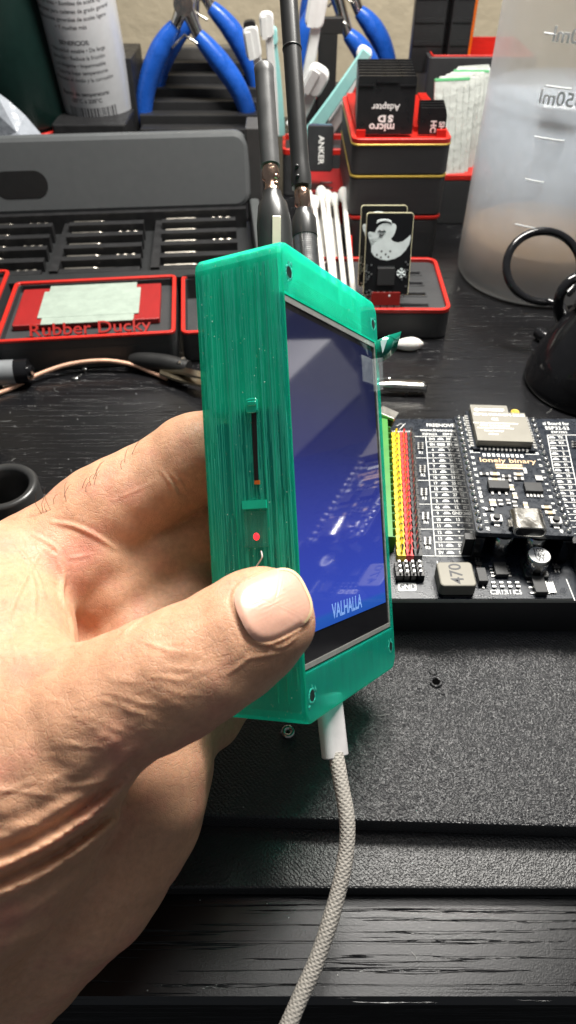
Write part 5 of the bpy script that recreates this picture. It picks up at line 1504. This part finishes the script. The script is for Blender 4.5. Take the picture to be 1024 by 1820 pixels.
def pliers(y, left, right, pivot, jaws, lab, rad=6.0):
    pv = Py(*pivot, y)
    t = thing('pliers', lab, 'pliers', pv, 0, 'blue handled pliers in the rack')
    for pts in (left, right):
        d = MB(); P_ = catmull([Py(x, yy, y) for x, yy in pts], 8); n_ = len(P_)
        d.tube(P_, [rad * .62, rad * .85, rad, rad * 1.0, rad * .95, rad * .9, rad * .85, rad * .3], 18); d.build('handle', BLUE, t, world=True)
        d = MB(); e_ = P_[0]; d.tube([e_ + (pv - e_) * -.12, e_.lerp(pv, .5), pv], [rad * .5, rad * .62, rad * .75], 14); d.build('shank', STEEL, t, world=True)
    d = MB(); d.cyl(pv - Vector((0, 7, 0)), pv + Vector((0, 5, 0)), 5.5, 5.5, 24); d.build('pivot', STEEL, t, world=True)
    d = MB()
    for s_ in (-1, 1): d.tube([pv, pv + Vector((s_ * 3.5, 0, 9)), pv + Vector((s_ * 1.2, 0, 26))], [6, 4.5, 1.2], 12)
    d.build('jaw', STEEL, t, world=True)
    d = MB(); m_ = Py(*jaws, y - 3); l_ = Py(jaws[0] - 22, jaws[1] + 22, y - 3); r__ = Py(jaws[0] + 24, jaws[1] + 16, y - 3); d.tube([l_, m_, r__], .7, 8); d.build('spring', STEEL, t, world=True)
pliers(486, [(312, 45), (288, 82), (268, 130), (257, 180), (256, 240)], [(352, 62), (385, 102), (418, 148), (437, 190), (446, 235)], (328, 5), (328, 62), 'blue handled pliers with spread grips, front left of the rack')
pliers(508, [(345, 30), (310, 70), (285, 120), (275, 170), (272, 230)], [(375, 12), (408, 48), (436, 95), (455, 145), (460, 200)], (345, -45), (345, 20), 'blue handled pliers directly behind the front left pair')
pliers(500, [(570, 0), (548, 45), (538, 80), (536, 130), (538, 190)], [(618, 60), (640, 85), (660, 120), (672, 160), (676, 200)], (592, -30), (596, 30), 'blue handled pliers right of the antennas, behind the white brushes')
pliers(520, [(575, -60), (556, -10), (548, 40), (545, 100), (545, 160)], [(638, 20), (660, 45), (680, 80), (692, 125), (694, 170)], (608, -60), (605, -10), 'rearmost blue handled pliers right of the antennas')
# ------------------------------------------------------------------ brush cup with white and teal handles
cp = Py(575, 250, 452)
cu = thing('brush_cup', 'black cup with red rim that holds the white and teal brushes', 'cup', (cp.x, 468, 0))
d = MB(); d.rbox(-3, 0, .02, cp.z - 8, 42, 30, 3, .6); d.build('cup_body', PRINT, cu)
d = MB(); d.ring(-3, 0, cp.z - 8, cp.z - 5, 42.2, 30.2, 3, 1.8); d.build('rim', RED, cu)
def stick(a_, b2, w, head, mat, lab, y=462, hook=True, black=False, grp='small brush handles in the cup'):
    A_ = Py(*a_, y); B_ = Py(*b2, y - 4); v = (B_ - A_); L_ = v.length; v.normalize()
    x = Vector((v.z, 0, -v.x)).normalized()
    T_ = frame(A_, x, v)
    s_ = thing('cleaning_brush', lab, 'brush', T=T_, group=grp)
    d = MB(); R = []
    for k in range(9):
        q = k / 8; ww = w * (1 - .25 * q); c0_ = math.sin(q * 3) * .6
        R.append([(c0_ + px_ * ww, q * L_, pz * ww * .6) for px_, pz in ((-.5, -.5), (.5, -.5), (.62, 0), (.5, .5), (-.5, .5), (-.62, 0))])
    d.loft(R, 0, False); d.build('handle', mat, s_)
    if head:
        d = MB(); d.rbox(-w * .2, L_ + head * .35, -w * .5, w * .5, w * 1.7, head, w * .6, w * .15); d.box((-w * .8, L_ - 2, w * .5), (-w * .2, L_ + head * .7, w * .62))
        d.build('head', mat, s_)
        if black: d = MB(); d.rbox(-w * .2, L_ + head * .85, -w * .4, w * .4, w * 1.3, head * .3, w * .4, w * .1); d.build('bristles', BLK, s_)
stick((478, 240), (455, 95), 5, 16, WHITE, 'leftmost white brush with a hooked head and black bristles', black=True)
stick((488, 240), (478, 60), 4.5, 12, WHITE, 'white brush between the leftmost one and the black antenna')
stick((500, 240), (486, 75), 4, 9, TEAL, 'pale teal tipped brush close to the left of the black antenna', y=470)
stick((528, 230), (562, 40), 6, 17, WHITE, 'tallest white brush with a broad head right of the black antenna')
stick((520, 225), (556, 160), 7, 15, WHITE, 'short white brush with a round head low beside the black antenna', y=455)
stick((545, 245), (652, 92), 6.5, 0, TEAL, 'long teal handle leaning right across the cup', y=450)
stick((572, 248), (612, 190), 6, 0, WHITE, 'stubby white handle under the leaning teal one', y=455)
stick((590, 215), (646, 105), 5, 7, WHITE, 'white handle just behind the leaning teal one', y=468)
d = MB(); q0 = Py(578, 215, 478); q1 = Py(578, 45, 478); d.rbox(q0.x, 478, .02, q1.z, 11, 4, 1.5, .5); d.rbox(q0.x + 1, 478, q1.z - 4, q1.z + 4, 15, 4.2, 2, .5)
tag(d.build('black_strap', RUB), 'flat black strap standing in the cup between the white brushes', 'strap')
d = MB(); q0 = Py(560, 205, 490); d.rbox(q0.x + 16, 500, .02, 50, 58, 14, 2, .5); d.rbox(q0.x + 16, 492.5, 44, 50, 58, 1.2, .3, .2, 1)
tag(d.build('rear_box', [PRINT, RED]), 'black box with a thin red line behind the cup of brushes', 'box')

# ------------------------------------------------------------------ box with dark slabs, and packets
q0 = Py(762, 100, 470); q1 = Py(900, 200, 470)
zt2 = q0.z
bb = thing('tool_bin', 'black bin with red interior holding dark slabs, behind the memory cards', 'bin', (q0.x + 28, 470, 0))
d = MB(); d.rbox(3, 25, .02, zt2 - 14, 62, 54, 2, .5); d.ring(3, 25, zt2 - 14.5, zt2 - .2, 62, 54, 2, 2); d.build('bin_body', M('bin_dark', (.028, .028, .03), .5), bb)
d = MB(); d.ring(3, 25, zt2 - 13.9, zt2 + .5, 57.8, 49.8, 2, .8); d.rbox(3, 25, zt2 - 14, zt2 - 13, 57, 49, 1, .1); d.build('lining', RED, bb)
sl = [(748, 18, 484), (776, 15, 492), (803, 12, 480)]
for i, (px_, w2, y) in enumerate(sl):
    a_ = Py(px_, 85, y); d = MB(); T_ = frame((a_.x + 3, y, a_.z - 12), (1, 0, 0), (0, 0, 1)); d.rbox(0, 45, -4, 4, w2, 90, 2, .6, 0, T_)
    for k in range(7): d.box((-w2 / 2 + .8, 14 + k * 11, 4), (w2 / 2 - .8, 16 + k * 11, 4.5), 0, T_)
    tag(d.build('dark_slab', M('slab_dark', (.014, .014, .015), .35)), ['leftmost tall ribbed black slab in the bin behind the memory cards', 'middle tall ribbed black slab in the bin', 'rightmost tall ribbed black slab in the bin'][i], 'slab', 'tall black slabs in the bin')
a_ = Py(830, 60, 505); d = MB(); d.rbox(a_.x, 505, a_.z - 30, a_.z + 50, 7, 7, 2, .6); tag(d.build('orange_handle', M('orange', (.75, .16, .01), .4)), 'orange tool handle at the far side of the bin left of the bottle', 'handle')
q0 = Py(800, 300, 420)
pb = thing('packet_bin', 'dark box with a red edge holding the clear packets beside the bottle', 'box', (q0.x + 5, 430, 0))
d = MB(); d.rbox(2, 0, .02, q0.z - 3, 32, 40, 2, .5); d.build('box_body', PRINT, pb)
d = MB(); d.rbox(2, 0, q0.z - 2.95, q0.z, 32.2, 40.2, 2, .4); d.build('edge', RED, pb)
PK = mixed_transparent('packet_foil', (.48, .50, .47), .12, .25, (1, 1, 1), ('noise', .25, .8))
PKG = M('packet_green', (.10, .36, .16), .35)
for i in range(9):
    y = 412 + i * 5.2
    lo_ = Py(792 + i * 4.5, 296 - i * 2, 412 + i * 3.5)
    T_ = frame((lo_.x, lo_.y, q0.z - 1), (1, random.uniform(-.3, .3), 0), (-.16 + .03 * i + random.uniform(-.04, .04), .30, 1))
    d = MB(); d.rbox(2, 23, -.8, .8, 19, 46, 1, .35, 0, T_); 
    if i in (0, 5): d.rbox(2, 45.6, -.95, .95, 19.2, 1.5, .5, .2, 1, T_)
    for k in range(5): d.tube([T_ @ Vector((-6 + k * 3.6, 3, .95)), T_ @ Vector((-6.4 + k * 3.7, 42, .95))], .22, 5)
    tag(d.build('clear_packet', [PK, PKG]), (['nearest', 'second nearest', 'third', 'fourth', 'fifth', 'sixth', 'seventh', 'second farthest', 'farthest'][i]) + ' clear packet in the leaning row left of the bottle', 'packet', 'clear packets beside the bottle')

# ------------------------------------------------------------------ translucent bottle
bo = thing('squeeze_bottle', 'tall milky translucent bottle with raised volume marks, part filled', 'bottle', (124.5, 346, 0))
RB = 38.0
BOT = M('milky_plastic', (.93, .94, .93), .24, trans=.78, var=.06, vscale=.03, sss=0, ior=1.2, bump=('noise', .12, .3))
def bottle_mix():
    nt = BOT.node_tree; b = nt.nodes['Principled BSDF']
    tr = nt.nodes.new('ShaderNodeBsdfTranslucent'); tr.inputs[0].default_value = (.93, .93, .92, 1)
    mx = nt.nodes.new('ShaderNodeMixShader'); mx.inputs[0].default_value = .34
    tp = nt.nodes.new('ShaderNodeBsdfTransparent'); m3 = nt.nodes.new('ShaderNodeMixShader'); m3.inputs[0].default_value = .42
    nt.links.new(b.outputs[0], mx.inputs[1]); nt.links.new(tr.outputs[0], mx.inputs[2]); nt.links.new(mx.outputs[0], m3.inputs[1]); nt.links.new(tp.outputs[0], m3.inputs[2]); nt.links.new(m3.outputs[0], nt.nodes['Material Output'].inputs['Surface'])
bottle_mix()
d = MB(); prof = [(.01, 1.0), (30, 1.0), (32, 0), (35.5, .6), (37.4, 3), (RB, 8), (RB, 60), (RB - .3, 110), (RB, 190), (30, 205), (12, 214)]
d.lathe(prof, 96); d.build('bottle_body', BOT, bo)
d = MB(); d.lathe([(.01, 2.2), (33, 2.2), (36.4, 6), (36.8, 20), (36.8, 84), (.01, 84)], 72)
d.build('liquid', mixed_transparent('bottle_liquid', (.50, .56, .64), .42, .1, (.93, .96, 1)), bo)
d = MB(); d.lathe([(.01, 2.0), (31, 2.0), (35.4, 6.2), (35.9, 12), (35.9, 22), (34, 23.5), (.01, 24)], 72); d.build('bottle_base', mixed_transparent('thick_base', (.85, .52, .25), .1, .3), bo)
d = MB()
A0 = math.radians(-128)
MK = M('raised_marks', (.85, .87, .88), .3, trans=.3)
for k, (py, ln) in enumerate(((60, 10), (150, 10), (240, 12), (315, 8), (395, 12))):
    z = (165 - 318 * math.tan(TH - math.atan((910 - py) / F)))
    pts = [((RB + .1) * math.cos(A0 + (j / 8) * ln / RB + .0), (RB + .1) * math.sin(A0 + (j / 8) * ln / RB), z) for j in range(9)]
    d = MB()
    if k: d.tube(pts, .35, 6)
    else: d.tube([((RB + .1) * math.cos(A0 - .14 + (j / 4) * .13), (RB + .1) * math.sin(A0 - .14 + (j / 4) * .13), z) for j in range(5)], .35, 6)
    d.build('tick_mark', MK, bo)
    if k < 2:
        d = MB(); d.text(['400ml', '350ml'][k], 7.0, Matrix.Rotation(A0 + .18 + math.radians(90), 4, 'Z') @ frame((0, 0, z - (0 if k == 0 else 4)), (1, 0, 0), (0, 0, 1)), .2, 0, .1, cyl=RB + .15, mirror=True); d.build('raised_lettering', MK, bo)

# ------------------------------------------------------------------ black cable loop and glossy dome at right
d = MB(); c_ = Pz(962, 478, 18)
c_ = Py(964, 478, 300)
pts = []
for k in range(61):
    a_ = math.radians(-50 + 330 * k / 60); pts.append(Py(966 + 66 * math.cos(a_) * 1.0, 474 - 63 * math.sin(a_), 285 + 10 * math.sin(a_)))
pts += [Py(1000, 545, 270), Py(1010, 575, 262)]
d.tube(pts, 1.7, 14)
tag(d.build('cable_loop', BLKG), 'glossy black cable bent in an upright loop in front of the bottle', 'cable')
d = MB(); pts = []
for k in range(49):
    a_ = 2 * math.pi * k / 48; pts.append(Py(1042 + 50 * math.cos(a_), 545 - 56 * math.sin(a_), 262 + 5 * math.cos(a_)))
d.tube(pts, 2.0, 14)
tag(d.build('cable_loop', BLKG), 'thick black cable ring at the right edge above the glossy black dome', 'cable')
lb = Pz(1010, 690, 0)
lo2 = thing('magnifier_base', 'glossy black dome shaped lamp base cut off by the right edge', 'lamp base', (lb.x + 8, lb.y + 3, 0))
d = MB(); d.lathe([(.01, .05), (24, .05), (25, 1), (25, 4), (22, 14), (16.5, 26), (12, 34), (9.5, 40), (9, 44), (.01, 44.5)], 64); d.build('dome', BLKG, lo2)
d = MB(); d.lathe([(12.6, 33), (13.6, 33.6), (13.2, 35), (11.6, 35.6)], 48); d.build('ring', M('ring_gloss', (.02, .02, .02), .1), lo2)
d = MB(); d.tube(catmull([(0, 0, 44), (1, 1, 52), (4, 4, 62), (9, 8, 74)], 8), [8.5, 8.0, 7.6, 7.2], 28); d.build('neck', BLKG, lo2)
d = MB(); d.tube(catmull([Pz(955, 590, 3), Pz(975, 600, 3), Pz(1005, 595, 4), Pz(1040, 575, 6)], 10), 2.6, 14); tag(d.build('rubber_foot', BLKG), 'short black rubber end lying behind the glossy dome', 'cable end')

# ------------------------------------------------------------------ black tube at left edge and knurled knob
q = Pz(2, 862, 26)
d = MB(); d.lathe([(7.2, 0.02), (10.4, 0.02), (10.4, 25.2), (9.9, 26), (8.4, 26), (7.6, 25.2), (7.4, 22.5), (7.2, 22), (7.2, 1)], 56, 0, Matrix.Translation((q.x, q.y, 0)))
o = d.build('black_tube', M('tube_black', (.03, .03, .03), .3)); tag(o, 'short black tube standing open at the left edge above the hand', 'tube')
q = Pz(-46, 765, 10)
d = MB(); d.tube([q + Vector((0, -7 + k * .35, 0)) for k in range(40)], 6.2, 72, 0, True, None, lambda l, a_: 1 + .03 * math.sin(l * 5 + a_ * 18) * math.sin(l * 5 - a_ * 18))
tag(d.build('knurled_knob', M('knurled_dark', (.35, .35, .34), .3, .9)), 'knurled metal knob just showing at the left edge', 'knob')

# ------------------------------------------------------------------ white cardboard box just right of the frame, mirrored in the glass
wb = thing('paper_box', 'white box seen as a pale reflection in the left half of the blue screen', 'box', (250, 262, 0), math.radians(24))
d = MB(); d.rbox(0, 0, .02, 34, 112, 88, 2, .8); d.build('box_body', M('white_card', (.60, .60, .64), .6, var=.05), wb)
d = MB(); d.text('LCD 320x240', 9, frame((-57.0, 4, 18), (0, -1, 0), (0, 0, 1)), .05, 0, .1) if False else d.rbox(0, -10, 34.02, 34.1, 70, 24, 1, .01); d.build('box_label', M('card_label', (.20, .22, .36), .5), wb)

# ------------------------------------------------------------------ lint and dust
rd = random.Random(21)
d = MB()
for k in range(420):
    x = rd.uniform(-130, 130); y = rd.uniform(34, 340)
    if 10 < x < 150 and 112 < y < 192: continue
    if y > 255 and abs(x - 30) < 50: continue
    z = 0.0
    if 66 < y < 112: z = 10.0
    elif 54 < y < 62: z = 4.3
    r_ = rd.uniform(.06, .20)
    if rd.random() < .25:
        a_ = rd.uniform(0, 6.28); l_ = rd.uniform(.6, 2.2); c_ = rd.uniform(-.5, .5)
        d.tube([(x, y, z + .1), (x + l_ * math.cos(a_), y + l_ * math.sin(a_), z + .2), (x + 2 * l_ * math.cos(a_ + c_), y + 2 * l_ * math.sin(a_ + c_), z + .1)], .045, 4)
    else:
        d.ell((x, y, z + r_ * .5), (r_, r_ * rd.uniform(.5, 1), r_ * .6), 0, 6)
tag(d.build('dust', M('dust_pale', (.42, .42, .40), .9)), 'pale specks of dust and lint scattered on the black desk', 'dust', kind='stuff')
